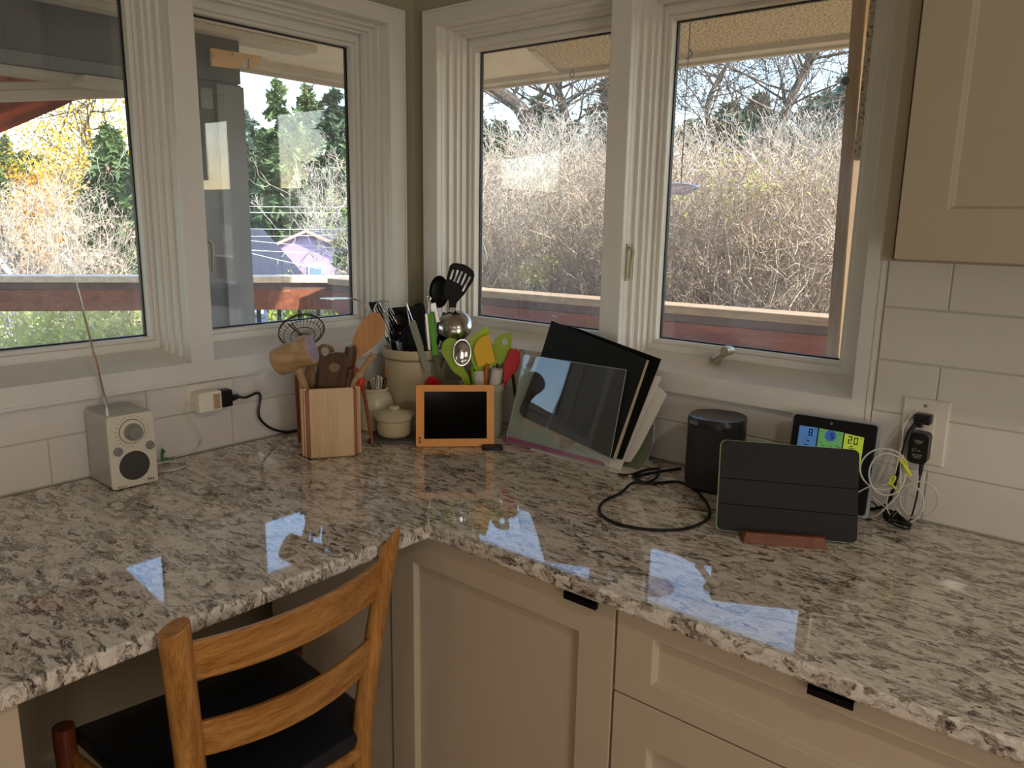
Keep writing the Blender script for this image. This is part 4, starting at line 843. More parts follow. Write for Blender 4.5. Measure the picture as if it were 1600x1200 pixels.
ra = at(752, 700, 'z', 0); rb = at(787, 698, 'z', 0); Mr_ = frame(Vector((.4550, -.2440, 0)), Vector((.72, .68, 0)), Vector((-.68, .72, 0)))
q = at(769, 701, 'z', 0); Mr_ = frame(q, Vector((.70, .71, 0)), Vector((-.71, .70, 0)))
rm = thing('remote_control', 'small black remote control lying in front of the orange frame', 'remote', q)
mb = MB(); mb.slab([[Vector((p.x, p.y, .0035)) for p in rrect(.052, .034, .006)]], (0, 0, 1), .007, M=Mr_); mb.build('case', M['blk'], rm, smooth=True, bevel=.001)
for i in range(4):
    for j in range(2):
        mb = MB(); mb.lathe([(.0035, .007), (.0035, .0085), (0, .0088)], Mr_ @ Matrix.Translation((-.018 + i * .012, -.007 + j * .014, 0)), 10); mb.build('button', M['grille'], rm, smooth=True)

# ================================================================== FOLDERS, BINDERS, ACRYLIC SHEET
LEAN = .24; NP = Vector((0, 1, -LEAN)).normalized()
def fp_(x, y, off): return atp(x, y, Vector((.6, -.168 + off, 0)), NP)
def sheet(name, label, catg, px, off, t, m_, bev=0, holes=(), parent=None, round_=0):
    L = [fp_(x, y, off) for x, y in px]
    for q in L: q.z = max(q.z, .002)
    mb = MB(); mb.slab([L], NP, t); o = mb.build(name, M[m_], parent, bevel=bev)
    if label: tag(o, label, catg)
    return o
ac = thing('acrylic_sheet', 'clear acrylic sheet leaning in front of the black binders, reflecting the window', 'acrylic sheet', fp_(885, 690, 0))
L = [fp_(x, y, 0) for x, y in ((819, 554), (979, 578), (950, 734), (792, 690))]
mb = MB(); mb.slab([L], NP, .0025); mb.build('sheet', M['acrylic'], ac)
mb = MB()
for i in range(4): mb.tube([L[i] - NP * .0002, L[(i + 1) % 4] - NP * .0002], .0009, 4)
mb.build('polished_edge', M['acryledge'], ac)
mf = thing('mint_folder', 'pale mint folder with a magenta spine at the bottom of the leaning stack', 'folder', fp_(860, 715, .06))
sheet('cover', '', '', ((817, 572), (975, 600), (944, 727), (791, 684)), .034, .006, 'mint', .001, parent=mf)
sheet('spine', '', '', ((791, 681), (944, 722), (946, 733), (789, 691)), .0305, .010, 'pink', .0015, parent=mf)
bb = thing('black_binder', 'black hard binder at the front of the stack, just behind the acrylic sheet', 'binder', fp_(900, 690, .02))
cv = [(862, 501), (1011, 561), (957, 717), (818, 652), (813, 646), (812, 640), (845, 556)]
sheet('front_cover', '', '', cv, .008, .0025, 'blkmat', .0006, parent=bb)
sheet('pages', '', '', [(866, 507), (1013, 563), (962, 716), (850, 664)], .0145, .008, 'creampaper', 0, parent=bb)
b2 = thing('thin_black_binder', 'second black binder behind the first, its top right corner sticking out', 'binder', fp_(960, 690, .04))
sheet('back_cover', '', '', [(880, 508), (905, 514), (1033, 561), (1031, 566), (972, 718), (961, 716), (845, 650)], .0235, .006, 'blkgloss', .001, parent=b2)
sheet('loose_papers', 'cream loose papers poking out below the black binder, left', 'paper', [(816, 640), (960, 700), (958, 716), (870, 690), (866, 684), (818, 660)], .0275, .002, 'creampaper')
sheet('newspaper_clipping', 'small printed paper triangle poking below the black binder', 'paper', [(874, 684), (902, 690), (886, 702), (876, 700)], .0265, .001, 'print')
sheet('white_sheet', 'white sheet whose lower corner overhangs the magenta spine', 'paper', [(900, 694), (960, 700), (1020, 586), (1034, 589), (1010, 640), (984, 700), (969, 739), (950, 732)], .0290, .002, 'paper')
sheet('white_envelope', 'large white envelope at the right behind the binders', 'paper', [(960, 640), (1030, 604), (1042, 616), (1000, 700), (985, 722), (960, 720)], .044, .004, 'paper')
mg = thing('magazine_tray', 'pale file tray with a floral side holding the leaning folders', 'file holder', fp_(900, 735, .06))
sheet('back_panel', '', '', smoothpx([(1012, 665), (1020, 668), (1017, 700), (1004, 726), (986, 741), (970, 741), (880, 717), (900, 660)], 3), .056, .004, 'floral', 0, parent=mg)
Lr = [fp_(x, y, .060) for x, y in ((1014, 640), (1021, 662), (1020, 690), (1008, 722), (993, 738), (984, 742))]
for q in Lr: q.z = max(q.z, .004)
mb = MB(); mb.tube(cat(Lr, 4), .0022, 6); mb.build('rim', M['acryledge'], mg, smooth=True)
mb = MB(); p0, p1 = at(829, 702, 'z', .003), at(985, 744, 'z', .003); Mx = frame(p0, p1 - p0, Vector((0, 1, 0))); mb.box(0, (p1 - p0).length, 0, .07, -.0025, .0015, M=Mx); mb.build('base', M['whiteplastic'], mg, bevel=.0008)

# ================================================================== SPEAKER
SC = Vector((1.036, -.092, 0)); MS = Matrix.Translation(SC) @ Matrix.Rotation(math.radians(14), 4, 'Z')
spk = thing('smart_speaker', 'charcoal cylindrical-square wireless speaker standing against the white tiles', 'speaker', SC)
def sq(w_, d_, r, z, n=6): return [MS @ Vector((p.x, p.y, z)) for p in rrect(w_, d_, r, n)]
def loft(name, rings, m_, par, cap=True):
    mb = MB(); n = len(rings[0])
    for r in rings: mb.v += [Vector(p) for p in r]
    for i in range(len(rings) - 1):
        for k in range(n): mb.f.append((i * n + k, i * n + (k + 1) % n, i * n + n + (k + 1) % n, i * n + n + k))
    if cap: mb.f += [tuple(range(n))[::-1], tuple((len(rings) - 1) * n + k for k in range(n))]
    mb.mi = [0] * len(mb.f); return mb.build(name, M[m_], par, smooth=True)
loft('mesh_body', [sq(.104, .104, .045, 0.004), sq(.116, .116, .048, .008), sq(.1195, .1195, .050, .02), sq(.1195, .1195, .050, .1415)], 'speaker', spk)
loft('foot', [sq(.092, .092, .04, 0), sq(.100, .100, .044, .005)], 'blk', spk)
tb = loft('top_band', [sq(.1195, .1195, .050, .1415), sq(.1205, .1205, .050, .142), sq(.1205, .1205, .050, .157), sq(.116, .116, .048, .1605), sq(.108, .108, .044, .1612), sq(.02, .02, .009, .1600)], 'speakertop', spk)
# lettering on the band, near its left front corner
a_ = sq(.1212, .1212, .050, .1500, 30); n_a = len(a_)
ns_ = lambda i: (a_[(i + 1) % n_a] - a_[i - 1])
def scr(p): d_ = p - CAM; return 800 + FPX * d_.dot(R_) / d_.dot(F_)
cand = [i for i in range(n_a) if (a_[i] - SC).dot(Vector((F_.x, F_.y, 0))) < 0]
for gi, gx in enumerate((1070.5, 1074.8, 1079.2, 1083.6, 1088.0)):
    i_ = min(cand, key=lambda i: abs(scr(a_[i]) - gx)); t_ = ns_(i_).normalized(); t_ = t_ if t_.dot(RH) > 0 else -t_
    text('SONOS'[gi], .0084, frame(a_[i_], t_, Vector((0, 0, 1))), M['inkw'], tb, ext=.0006)
cp = [(1056, 731), (1030, 737), (1003, 742), (990, 744), (998, 750), (1012, 755.5), (1035, 754), (1060, 753), (1083, 763), (1100, 780), (1109, 798), (1104, 812), (1080, 824), (1050, 828), (1010, 827), (970, 820), (945, 809), (936, 797), (944, 783), (970, 770), (988, 757.5), (1010, 757), (1024, 750), (1030, 741), (1029, 735), (1008, 737), (985, 742), (965, 741)]
P_ = [at(x, y, 'z', .0038) for x, y in cp]
for i in (20, 21, 22, 23, 24, 25): P_[i].z += .004
P_[0].x += .01; P_[0].y += .004
mb = MB(); mb.tube(cat(P_, 5), .0031, 8); mb.build('power_cord', M['blkcable'], spk, smooth=True)

# ================================================================== TABLET ON STAND
bl, br = at(1118, 828, 'z', .0075), at(1339, 850, 'z', .0075)
xw = (br - bl).normalized(); bkv = Vector((0, 0, 1)).cross(xw); upT = (Vector((0, 0, .158)) + bkv * .062); hT = upT.length; MT = frame(bl, xw, upT); wT = (br - bl).length
tp = thing('tablet', 'tablet in a charcoal folding cover with mint edges, standing on a wooden stand', 'tablet', (bl + br) / 2)
o_ = [p + Vector((wT / 2, hT / 2, 0)) for p in rrect(wT, hT, .011)]
mb = MB(); mb.slab([[p + Vector((0, 0, -.0068)) for p in o_]], (0, 0, 1), .0062, M=MT); mb.build('case', M['minttrim'], tp, smooth=True, bevel=.001)
oi = [p + Vector((wT / 2 + .001, hT / 2, 0)) for p in rrect(wT - .0022, hT - .0022, .010)]
mb = MB(); mb.slab([[p + Vector((0, 0, -.0034)) for p in oi]], (0, 0, 1), .0016, M=MT); mb.build('cover_backing', M['blkmat'], tp)
ys_ = [0.0011, .050, .0975, hT - .0011]
for k in range(3):
    y0, y1 = ys_[k] + (.0008 if k else 0), ys_[k + 1] - (.0008 if k < 2 else 0)
    pts = []
    for p in oi: pts.append(Vector((p.x, min(max(p.y, y0), y1), -.0018)))
    cl = []
    for p in pts:
        if not cl or (p - cl[-1]).length > 1e-6: cl.append(p)
    if (cl[0] - cl[-1]).length < 1e-6: cl.pop()
    mb = MB(); mb.slab([cl], (0, 0, 1), .0036, M=MT); mb.build('cover_panel', M['tabcover'], tp, bevel=.0008)
stn = thing('tablet_stand', 'reddish cherry-wood ledge stand in front of the tablet', 'stand', at(1226, 850, 'z', 0))
s0, s1 = at(1160, 849, 'z', 0), at(1293, 859, 'z', 0); Ms_ = frame(s0, s1 - s0, Vector((0, 0, 1)).cross(s1 - s0)); ls = (s1 - s0).length
mb = MB(); vs = [Vector(p) for p in ((0, 0, 0), (ls, 0, 0), (ls, .10, 0), (0, .10, 0), (.006, .006, .019), (ls - .006, .006, .019), (ls - .002, .0155, .019), (.002, .0155, .019), (.0, .0175, .005), (ls, .0175, .005), (ls, .10, .005), (0, .10, .005))]
mb.add([Ms_ @ v for v in vs], [(3, 2, 1, 0), (0, 1, 5, 4), (4, 5, 6, 7), (7, 6, 9, 8), (8, 9, 10, 11), (11, 10, 2, 3), (1, 2, 10, 9, 6, 5), (0, 4, 7, 8, 11, 3)]); mb.build('ledge', M['cherry'], stn, bevel=.001)

# ================================================================== WEATHER STATION
wl, wr = at(1236, 655, 'y', -.052), at(1374, 676, 'y', -.047)
WT = thing('weather_station', 'black weather station with blue, green and yellow display panels behind the tablet', 'weather station', Vector((1.27, -.05, 0)))
# body plane: base near y = -.085, top leaning to the tiles
tl, tr, brw = Vector((1.1835, -.046, .187)), Vector((1.3555, -.040, .190)), at(1345, 800, 'z', .003)
xw2 = (tr - tl).normalized(); dn = (Vector((tl.x, tl.y - .040, .003)) - tl); MW = frame(Vector((tl.x, tl.y - .040, .003)), xw2, -dn); hW = dn.length; wW = (tr - tl).length; nW = MW.col[2].to_3d()
def wpx(x, y):
    q = MW.inverted() @ atp(x, y, MW.to_translation(), nW); return Vector((q.x, q.y, 0))
mb = MB(); mb.slab([[p + Vector((wW / 2, hW / 2, -.006)) for p in rrect(wW, hW, .008)]], (0, 0, 1), .004, M=MW); mb.build('clear_rim', M['acryledge'], WT, smooth=True)
mb = MB(); mb.slab([[p + Vector((wW / 2, hW / 2, 0)) for p in rrect(wW - .012, hW - .010, .006)]], (0, 0, 1), .010, M=MW); mb.build('body', M['blkmat'], WT, smooth=True, bevel=.0015)
mb = MB(); q = wpx(1300.5, 662); mb.lathe([(.0024, .005), (.0024, .0058), (0, .006)], MW @ Matrix.Translation((q.x, q.y, 0)), 14); mb.build('sensor_button', M['knob'], WT, smooth=True)
def lcd(x0, x1, ytop0, ytop1, m_, nm):
    a_, b_ = wpx(x0, ytop0), wpx(x1, ytop1); mb = MB(); mb.slab([[Vector((a_.x, a_.y, .0052)), Vector((b_.x, b_.y, .0052)), Vector((b_.x, b_.y - .068, .0052)), Vector((a_.x, a_.y - .068, .0052))]], (0, 0, 1), .0008, M=MW); return mb.build(nm, M[m_], WT)
l1 = lcd(1251, 1279.5, 664.5, 668.5, 'lcdblue', 'blue_display'); l2 = lcd(1281.5, 1319.5, 669, 676, 'lcdgreen', 'green_display'); l3 = lcd(1321.5, 1351.5, 677, 684, 'lcdyel', 'yellow_display')
TW = lambda x, y, z=.0058: MW @ Matrix.Translation((wpx(x, y).x, wpx(x, y).y, z))
def seg7(ch_, cx, cy, h, mat_, par, z=.0060, sk=.0):
    on = {'8': 'abcdefg', '5': 'afgcd', '2': 'abged', '0': 'abcdef'}[ch_]; q = wpx(cx, cy); w_ = h * .52; t = h * .13; mb = MB()
    segs = {'a': (-w_ / 2, w_ / 2, h / 2 - t, h / 2), 'g': (-w_ / 2, w_ / 2, -t / 2, t / 2), 'd': (-w_ / 2, w_ / 2, -h / 2, -h / 2 + t), 'f': (-w_ / 2, -w_ / 2 + t, t * .3, h / 2), 'b': (w_ / 2 - t, w_ / 2, t * .3, h / 2), 'e': (-w_ / 2, -w_ / 2 + t, -h / 2, -t * .3), 'c': (w_ / 2 - t, w_ / 2, -h / 2, -t * .3)}
    for s_ in on: a_ = segs[s_]; mb.box(q.x + a_[0], q.x + a_[1], q.y + a_[2], q.y + a_[3], z - .0005, z, M=MW)
    return mb.build('digit', M[mat_], par)
seg7('8', 1268, 675.5, .0145, 'lcdink', l1); seg7('2', 1329.5, 687.5, .0145, 'lcdink2', l3); seg7('0', 1338.5, 689.5, .0145, 'lcdink2', l3)
text('°C', .005, TW(1275.5, 671), M['lcdink'], l1); text('°C', .005, TW(1347, 686), M['lcdink2'], l3)
mb = MB(); q = wpx(1299, 681); mb.lathe([(.0112, .0050), (.0112, .0060), (0, .0061)], MW @ Matrix.Translation((q.x, q.y, 0)), 28); bal = mb.build('round_dial', M['lcdball'], l2, smooth=True)
seg7('5', 1301.5, 681.5, .0115, 'lcdink', l2, z=.0066)
mb = MB(); q = wpx(1261, 685); mb.lathe([(.0014, .0055), (0, .006)], MW @ Matrix.Translation((q.x, q.y, 0)), 8); mb.box(q.x + .001, q.x + .007, q.y - .005, q.y - .003, .0054, .0058, M=MW); mb.box(q.x - .004, q.x + .006, q.y - .013, q.y - .0115, .0054, .0058, M=MW); mb.build('symbols', M['lcdink'], l1)
mb = MB(); q = wpx(1330, 700); mb.box(q.x - .005, q.x + .008, q.y - .001, q.y + .0002, .0054, .0058, M=MW); mb.box(q.x - .001, q.x + .004, q.y + .002, q.y + .004, .0054, .0058, M=MW); mb.build('symbols', M['lcdink2'], l3)
mb = MB()
for x_, y_ in ((1284, 691), (1287, 696), (1299, 698), (1309, 697), (1312, 700)): q = wpx(x_, y_); mb.box(q.x - .001, q.x + .001, q.y - .0012, q.y + .0012, .0054, .0058, M=MW)
for x_, y_ in ((1285, 674), (1314, 679)): q = wpx(x_, y_); mb.box(q.x - .003, q.x + .003, q.y - .0004, q.y + .0004, .0054, .0058, M=MW)
mb.build('symbols', M['lcdink2'], l2)
mb = MB(); mb.box(.05, wW - .05, .03, .10, -.030, -.008, M=MW); mb.build('rear_housing', M['blkmat'], WT, bevel=.003)

# ================================================================== OUTLET RIGHT WITH PLUGS AND CABLES
pr_ = cover_plate(fR, 1.3765, 1.4590, .1165, .2435, 'almond outlet plate on the tiles right of the weather station')
mb = MB(); mb.box(1.398, 1.4365, -.0085, -.0055, .1385, .2225); mb.build('receptacle', M['plate'], pr_, bevel=.0012)
for z in (.2305,):
    mb = MB(); mb.lathe([(.0032, 0), (.0030, .0014), (0, .0018)], Matrix.Translation((1.4165, -.006, z)) @ Matrix.Rotation(PI / 2, 4, 'X'), 12); mb.build('screw', M['screw'], pr_, smooth=True)
q1 = thing('right_angle_plug', 'black right-angle plug in the top socket of the almond outlet', 'plug', Vector((1.42, -.02, .195)))
mb = MB(); mb.box(1.4035, 1.4330, -.030, -.0085, .1985, .2175); mb.box(1.4045, 1.421, -.036, -.022, .1925, .205); mb.build('case', M['blk'], q1, bevel=.003, seg=3)
q2 = thing('black_power_adapter', 'black wall adapter with pale print, lower socket of the almond outlet', 'adapter', Vector((1.42, -.03, .12)))
ls_ = lambda z, x0, x1: [Vector((x0, z, 0)), Vector((x1, z, 0))]
mb = MB(); mb.slab([[Vector((1.4185, -.022, .1525)) + Vector((p.x, 0, p.y)) for p in rrect(.0345, .060, .010)]], (0, 1, 0), .027); mb.build('case', M['blk'], q2, smooth=True, bevel=.003)
Mtx = lambda x, z: Matrix.Translation((x, -.0358, z)) @ Matrix.Rotation(PI / 2, 4, 'X')
for z_, w_ in ((.168, .016), (.1655, .014), (.163, .009), (.1405, .018), (.1375, .016), (.1345, .012)):
    mb = MB(); mb.box(1.4185 - w_ / 2, 1.4185 + w_ / 2, -.0359, -.0354, z_ - .0004, z_ + .0004); mb.build('print_line', M['inkw'], q2)
mb = MB(); mb.tube([Vector((1.413 + .0032 * math.cos(2 * PI * k / 16), -.0357, .1495 + .0032 * math.sin(2 * PI * k / 16))) for k in range(16)], .0003, 4, closed=True); mb.build('approval_mark', M['inkw'], q2)
text('c     us', .0055, Mtx(1.4155, .149), M['inkw'], q2)
mb = MB(); mb.tube([(1.427, -.028, .124), (1.427, -.029, .110), (1.4272, -.029, .100)], [.0045, .0038, .0028], 8); mb.build('strain_relief', M['blk'], q2, smooth=True)
mb = MB(); mb.tube(cat([(1.4272, -.029, .102), (1.427, -.030, .07), (1.424, -.032, .03), (1.421, -.036, .008), (1.418, -.040, .004), (1.408, -.044, .004)], 5), .0017, 6); mb.build('cord', M['blkcable'], q2, smooth=True)
mb = MB(); mb.tube(cat([(1.408, -.032, .197), at(1420, 678, 'y', -.045), at(1412, 705, 'y', -.060), at(1404, 735, 'y', -.068), at(1395, 765, 'y', -.060), at(1386, 788, 'y', -.045), (1.345, -.030, .010), (1.31, -.022, .005)], 5), [.0046] * 8 + [.0036] * 28, 8); mb.build('cord', M['blkcable'], q1, smooth=True)
hc = at(1400, 818, 'z', .008); mb = MB()
for k in range(6):
    pts = [hc + Vector((.036 * math.cos(a) * (1 - .05 * k), .010 * math.sin(a) + .004 * math.sin(k), .004 + .0022 * k + .003 * math.sin(a + k))) for a in [2 * PI * j / 18 for j in range(18)]]
    Rm = Matrix.Rotation(math.radians(-38), 3, 'Z'); pts = [hc + Rm @ (p - hc) for p in pts]
    for p in pts: p.z = max(p.z, .0025)
    mb.tube(pts, .0019, 6, closed=True)
mb.tube([hc + Rm @ Vector((-.004, -.014, .006)), hc + Rm @ Vector((-.004, .0, .022)), hc + Rm @ Vector((-.004, .014, .006))], .004, 8)
mb.build('bundled_cord', M['blkcable'], q2, smooth=True)
for x0, lab in ((1352, 'thin black cord curling from behind the weather station'),):
    mb = MB(); mb.tube(cat([at(1350, 789, 'y', -.03), at(1362, 784, 'y', -.035), at(1372, 793, 'y', -.035), at(1378, 800, 'z', .004), at(1390, 804, 'z', .004)], 5), .0015, 6); mb.build('cord', M['blkcable'], WT, smooth=True)
def ellpts(cx, cy, rx, ry, a0, a1, n, pl, rot=0):
    out = []
    for k in range(n + 1):
        a = math.radians(a0 + (a1 - a0) * k / n); x = rx * math.cos(a); y = ry * math.sin(a); c, s_ = math.cos(rot), math.sin(rot)
        out.append(at(cx + x * c - y * s_, cy + x * s_ + y * c, 'y', pl + .008 * math.sin(a * .5)))
    return out
def cable(pts, label, r=.0016, name='white_cable'):
    for p in pts: p.z = max(p.z, .003)
    mb = MB(); mb.tube(cat(pts, 3), r, 7); return tag(mb.build(name, M['cable'], smooth=True), label, 'cable')
c1p = [Vector((1.3945, -.012, .207)), at(1419, 655, 'y', -.022), at(1412, 668, 'y', -.035), at(1410, 690, 'y', -.05), at(1411, 712, 'y', -.065)]
c1p += ellpts(1383, 733, 38, 31, -30, 350 - 30 - 0, 16, -.078)[::-1][:0]
c1p += ellpts(1381, 733, 37, 32, -25, -385, 16, -.080) + ellpts(1386, 741, 28, 33, -60, -400, 15, -.088) + [at(1406, 765, 'y', -.09), at(1392, 785, 'y', -.09), at(1370, 805, 'y', -.075), at(1348, 819, 'y', -.062), at(1334, 822, 'y', -.06)]
wc1 = cable(c1p, 'white cable in round loops hanging from the outlet, behind the yellow ties')
ut = MB(); ut.box(1.3905, 1.3985, -.014, -.0060, .2025, .2115); 
ut.build('plug', M['whiteplastic'], wc1, bevel=.0015)
c2p = [Vector((1.3935, -.012, .170)), at(1410, 690, 'y', -.02), at(1402, 725, 'y', -.03), at(1398, 742, 'y', -.045)]
c2p += ellpts(1414, 786, 29, 31, -120, -460, 15, -.052) + ellpts(1436, 780, 30, 28, -130, 230, 14, -.040) + ellpts(1406, 760, 20, 20, 180, 360, 6, -.04) + [at(1390, 757, 'y', -.055), at(1360, 760, 'y', -.07), at(1338, 771, 'y', -.075)]
cable(c2p, 'white cable with lower wide loops over the tiles, under the yellow ties')
c3p = ellpts(1420, 783, 22, 26, -150, 150, 12, -.045) + [at(1395, 800, 'y', -.05), at(1380, 790, 'y', -.045), at(1362, 775, 'y', -.045), at(1350, 765, 'y', -.05)]
cable(c3p, 'short inner white cable loop beside the outlet cords', .0014)
for (pts, lab) in (([(1405, 717), (1410, 724), (1418, 723), (1412, 720), (1407, 717)], 'yellow-green tie at the top of the white cable loops'), ([(1387, 753), (1393, 757), (1399, 747), (1396, 744), (1390, 750), (1396, 760), (1401, 765)], 'yellow-green tie left and lower on the white cable loops')):
    P2_ = [at(x, y, 'y', -.094) for x, y in pts]; mb = MB(); mb.tube(cat(P2_, 4), .0016, 6)
    if 'top' in lab:
        a_, b_ = at(1411, 724, 'y', -.094), at(1424, 744, 'y', -.092); mb.tube([a_, a_ + (b_ - a_) * .5, b_], [.0022, .0042, .0020], 8)
    tag(mb.build('cable_tie', M['yeltie'], smooth=True), lab, 'cable tie')

# ================================================================== OUTSIDE: DECK, EAVES, AWNING
GZ = -3.9
SO = 1.205
so = MB(); so.slab([[Vector((-1.43, -4.4, SO + .02)), Vector((-.145, -4.4, SO + .02)), Vector((-.145, .145, SO + .02)), Vector((-.30, .885, SO + .02)), Vector((-.52, 1.37, SO + .02)), Vector((-1.43, 1.37, SO + .02))]], (0, 0, 1), .04)
eav = struct(so.build('soffit_left', M['soffit']))
for k in range(7):
    x = -.30 - k * .17; mb = MB(); mb.box(x - .002, x + .002, -4.3, .40, SO - .0015, SO + .001); mb.build('board_groove', M['fascia'], eav)
mb = MB(); mb.slab([[Vector((-.145, .145, SO + .02)), Vector((4.5, .145, SO + .02)), Vector((4.5, 1.37, SO + .02)), Vector((-.52, 1.37, SO + .02)), Vector((-.30, .885, SO + .02))]], (0, 0, 1), .04); er = struct(mb.build('soffit_right', M['stucco']))
mb = MB(); mb.slab([[Vector((-.29, .87, SO - .004)), Vector((-.27, .89, SO - .004)), Vector((-.50, 1.39, SO - .004)), Vector((-.53, 1.38, SO - .004))]], (0, 0, 1), .012); mb.build('hip_strip', M['fascia'], er)
mb = MB(); mb.slab([[Vector((-.30, .885, SO - .001)), Vector((-.145, .146, SO - .001)), Vector((.10, .30, SO - .001)), Vector((-.26, .90, SO - .001)), Vector((-.52, 1.37, SO - .001)), Vector((-1.0, 1.37, SO - .001))]][:1] , (0, 0, 1), .002) if False else None
mb = MB(); mb.box(-1.46, 4.5, 1.37, 1.40, SO - .030, SO + .14); mb.box(-1.46, -1.43, -4.4, 1.40, SO - .045, SO + .14); struct(mb.build('trim_3', M['fascia']))
mb = MB(); mb.box(-1.43, -1.36, -4.4, 1.36, SO - .03, SO); mb.box(-1.36, 4.5, 1.30, 1.37, SO - .02, SO); struct(mb.build('trim_4', M['fascia']))
mb = MB(); mb.box(-1.7, 4.7, -4.6, 1.6, ZC + .09, ZC + .15); struct(mb.build('roof', M['roofd']))
# beam on the post
bm_ = thing('porch_beam', 'dark grey timber beam under the eave outside the left window', 'beam', (-1.06, -2, .99))
mb = MB(); mb.box(-1.125, -1.0, -4.2, .0677, 1.031, 1.1995); mb.build('beam', M['post2'], bm_, bevel=.003)
mb = MB(); mb.box(-1.15, -.992, -4.2, -.14, .992, 1.0295); mb.build('lower_board', M['post'], bm_, bevel=.002)
mb = MB(); mb.box(-1.06, -.93, -4.2, .36, SO - .024, SO - .002); mb.build('top_board', M['fascia'], bm_)
mb = MB(); mb.box(-1.17, -1.02, -4.2, -.145, .976, .990); mb.box(-1.10, -.97, -.50, -.33, .962, .985); mb.build('awning_rail', M['fascia'], bm_, bevel=.002)
ps = thing('porch_post', 'dark grey square timber post standing outside the second left window', 'post', (-1.08, -.02, -1.0))
mb = MB(); mb.box(-1.15, -1.0, -.108, .0677, -1.0, 1.028); mb.build('post', M['post2'], ps, bevel=.003)
mb = MB(); mb.box(-1.0, -.985, -.040, .0690, -1.0, 1.02); mb.build('facing_board', M['post'], ps, bevel=.002)
mb = MB(); mb.box(-.999, -.990, -.10, -.055, .93, 1.0); mb.build('small_block', M['post'], ps)
bk_ = thing('bracket_board', 'pale plywood hook board screwed across the top of the grey post', 'bracket', (-.98, .04, 1.07))
pxs = [(328, 75), (408, 88), (405, 96), (398, 105), (388, 108), (388, 92), (379, 90.5), (378, 104), (372, 108), (330, 103)]
L = [at(x, y, 'x', -.978) for x, y in pxs]; mb = MB(); mb.slab([L], (1, 0, 0), .012); mb.build('board', M['bracket'], bk_, bevel=.001)
for x, y in ((333, 87), (364, 85)):
    p = at(x, y, 'x', -.971); mb = MB(); mb.lathe([(.006, 0), (.005, .002), (0, .0025)], Matrix.Translation(p) @ Matrix.Rotation(PI / 2, 4, 'Y'), 10); mb.build('screw', M['screw'], bk_)
aw = thing('awning', 'rust-red fabric awning with a cream folding arm, outside the left window', 'awning', (-1.6, -2, .9))
mb = MB(); n = 8
for j in range(2):
    y = (-.20, -2.6)[j]
    for i in range(n + 1):
        x, z = ((-1.172, 1.115), (-1.29, 1.092), (-1.444, 1.063), (-1.60, 1.036), (-1.741, 1.012), (-1.95, .989), (-2.183, .967), (-2.5, .938), (-2.90, .902))[i]; mb.v.append(Vector((x, y, z)))
for i in range(n): mb.f.append((i, i + 1, n + 2 + i, n + 1 + i))
mb.mi = [0] * len(mb.f); o = mb.build('fabric', M['awning'], aw, smooth=True, recalc=False)
sm = o.modifiers.new('thick', 'SOLIDIFY'); sm.thickness = .002
mb = MB(); mb.box(-2.955, -2.895, -2.6, -.19, .875, .91); mb.build('front_bar', M['awnframe'], aw, bevel=.005)
a, b = Vector((-1.13, -.22, .993)), Vector((-1.249, -.65, .936)); c_ = b + (b - a) * 1.2
Mx = frame(a, c_ - a, Vector((-1, 0, 0))); mb = MB(); ln = (c_ - a).length
mb.box(0, ln, -.03, .02, -.030, .030, M=Mx); mb.box(0, ln, -.033, -.018, -.006, .006, M=Mx); mb.build('folding_arm', M['awnframe'], aw, bevel=.008, seg=3)
# deck and railings
mb = MB(); mb.add([Vector(p) for p in ((-.145, -4.3, -1.02), (-.145, .145, -1.02), (4.5, .145, -1.02), (4.5, 1.55, -1.02), (-2.10, 1.40, -1.02), (-3.4, -.25, -1.02), (-3.4, -4.3, -1.02))] + [Vector(p) for p in ((-.145, -4.3, -1.1), (-.145, .145, -1.1), (4.5, .145, -1.1), (4.5, 1.55, -1.1), (-2.10, 1.40, -1.1), (-3.4, -.25, -1.1), (-3.4, -4.3, -1.1))], [tuple(range(7)), tuple(range(7, 14))[::-1]] + [(i, (i + 1) % 7, (i + 1) % 7 + 7, i + 7) for i in range(7)])
struct(mb.build('deck_floor', M['deck']))
def railing(name, label, a, b, mtl, post_at, bal=(), cap='railcap'):
    a = Vector(a); b = Vector(b); d = (b - a).normalized(); nrm = Vector((-d.y, d.x, 0)); L = (b - a).length; Mx = frame((a.x, a.y, 0), d, nrm)
    t = thing(name, label, 'railing', (a + b) / 2 + Vector((0, 0, -1.02 - ((a + b) / 2).z)))
    mb = MB(); mb.box(0, L, -.02, .12, .168, .205, M=Mx); mb.build('cap_rail', M[cap], t, bevel=.004)
    mb = MB(); mb.box(0, L, .015, .055, .128, .167, M=Mx); mb.build('cap_shade_board', M['railmid'], t, bevel=.002)  # darker strip paints in the shadow under the cap
    mb = MB(); mb.box(0, L, .010, .050, .005, .127, M=Mx); mb.build('face_board', mtl, t, bevel=.003)
    for s_ in post_at:
        mb = MB(); mb.box(s_ - .05, s_ + .05, .052, .14, -1.02, .166, M=Mx); mb.build('post', M['railx'], t, bevel=.003)
    for s_ in bal:
        mb = MB(); mb.box(s_ - .012, s_ + .012, .06, .08, -.95, .02, M=Mx); mb.build('baluster', M['baluster'], t)
    if bal:
        mb = MB(); mb.box(bal[0] - .1, bal[-1] + .1, .055, .085, -.99, -.94, M=Mx); mb.build('bottom_rail', M['railx'], t)
    return t
LA, LB = Vector((-3.40, -.285, 0)), Vector((-2.02, 1.46, 0)); dl = (LB - LA).length
def on_left(x):  # distance along the left railing of a picture column
    p = at(x, 480, 'z', .0); 
    d = (LB - LA).normalized(); n_ = Vector((-d.y, d.x, 0)); q = atp(x, 480, LA + n_ * .07, n_); return (q - LA).dot(d)
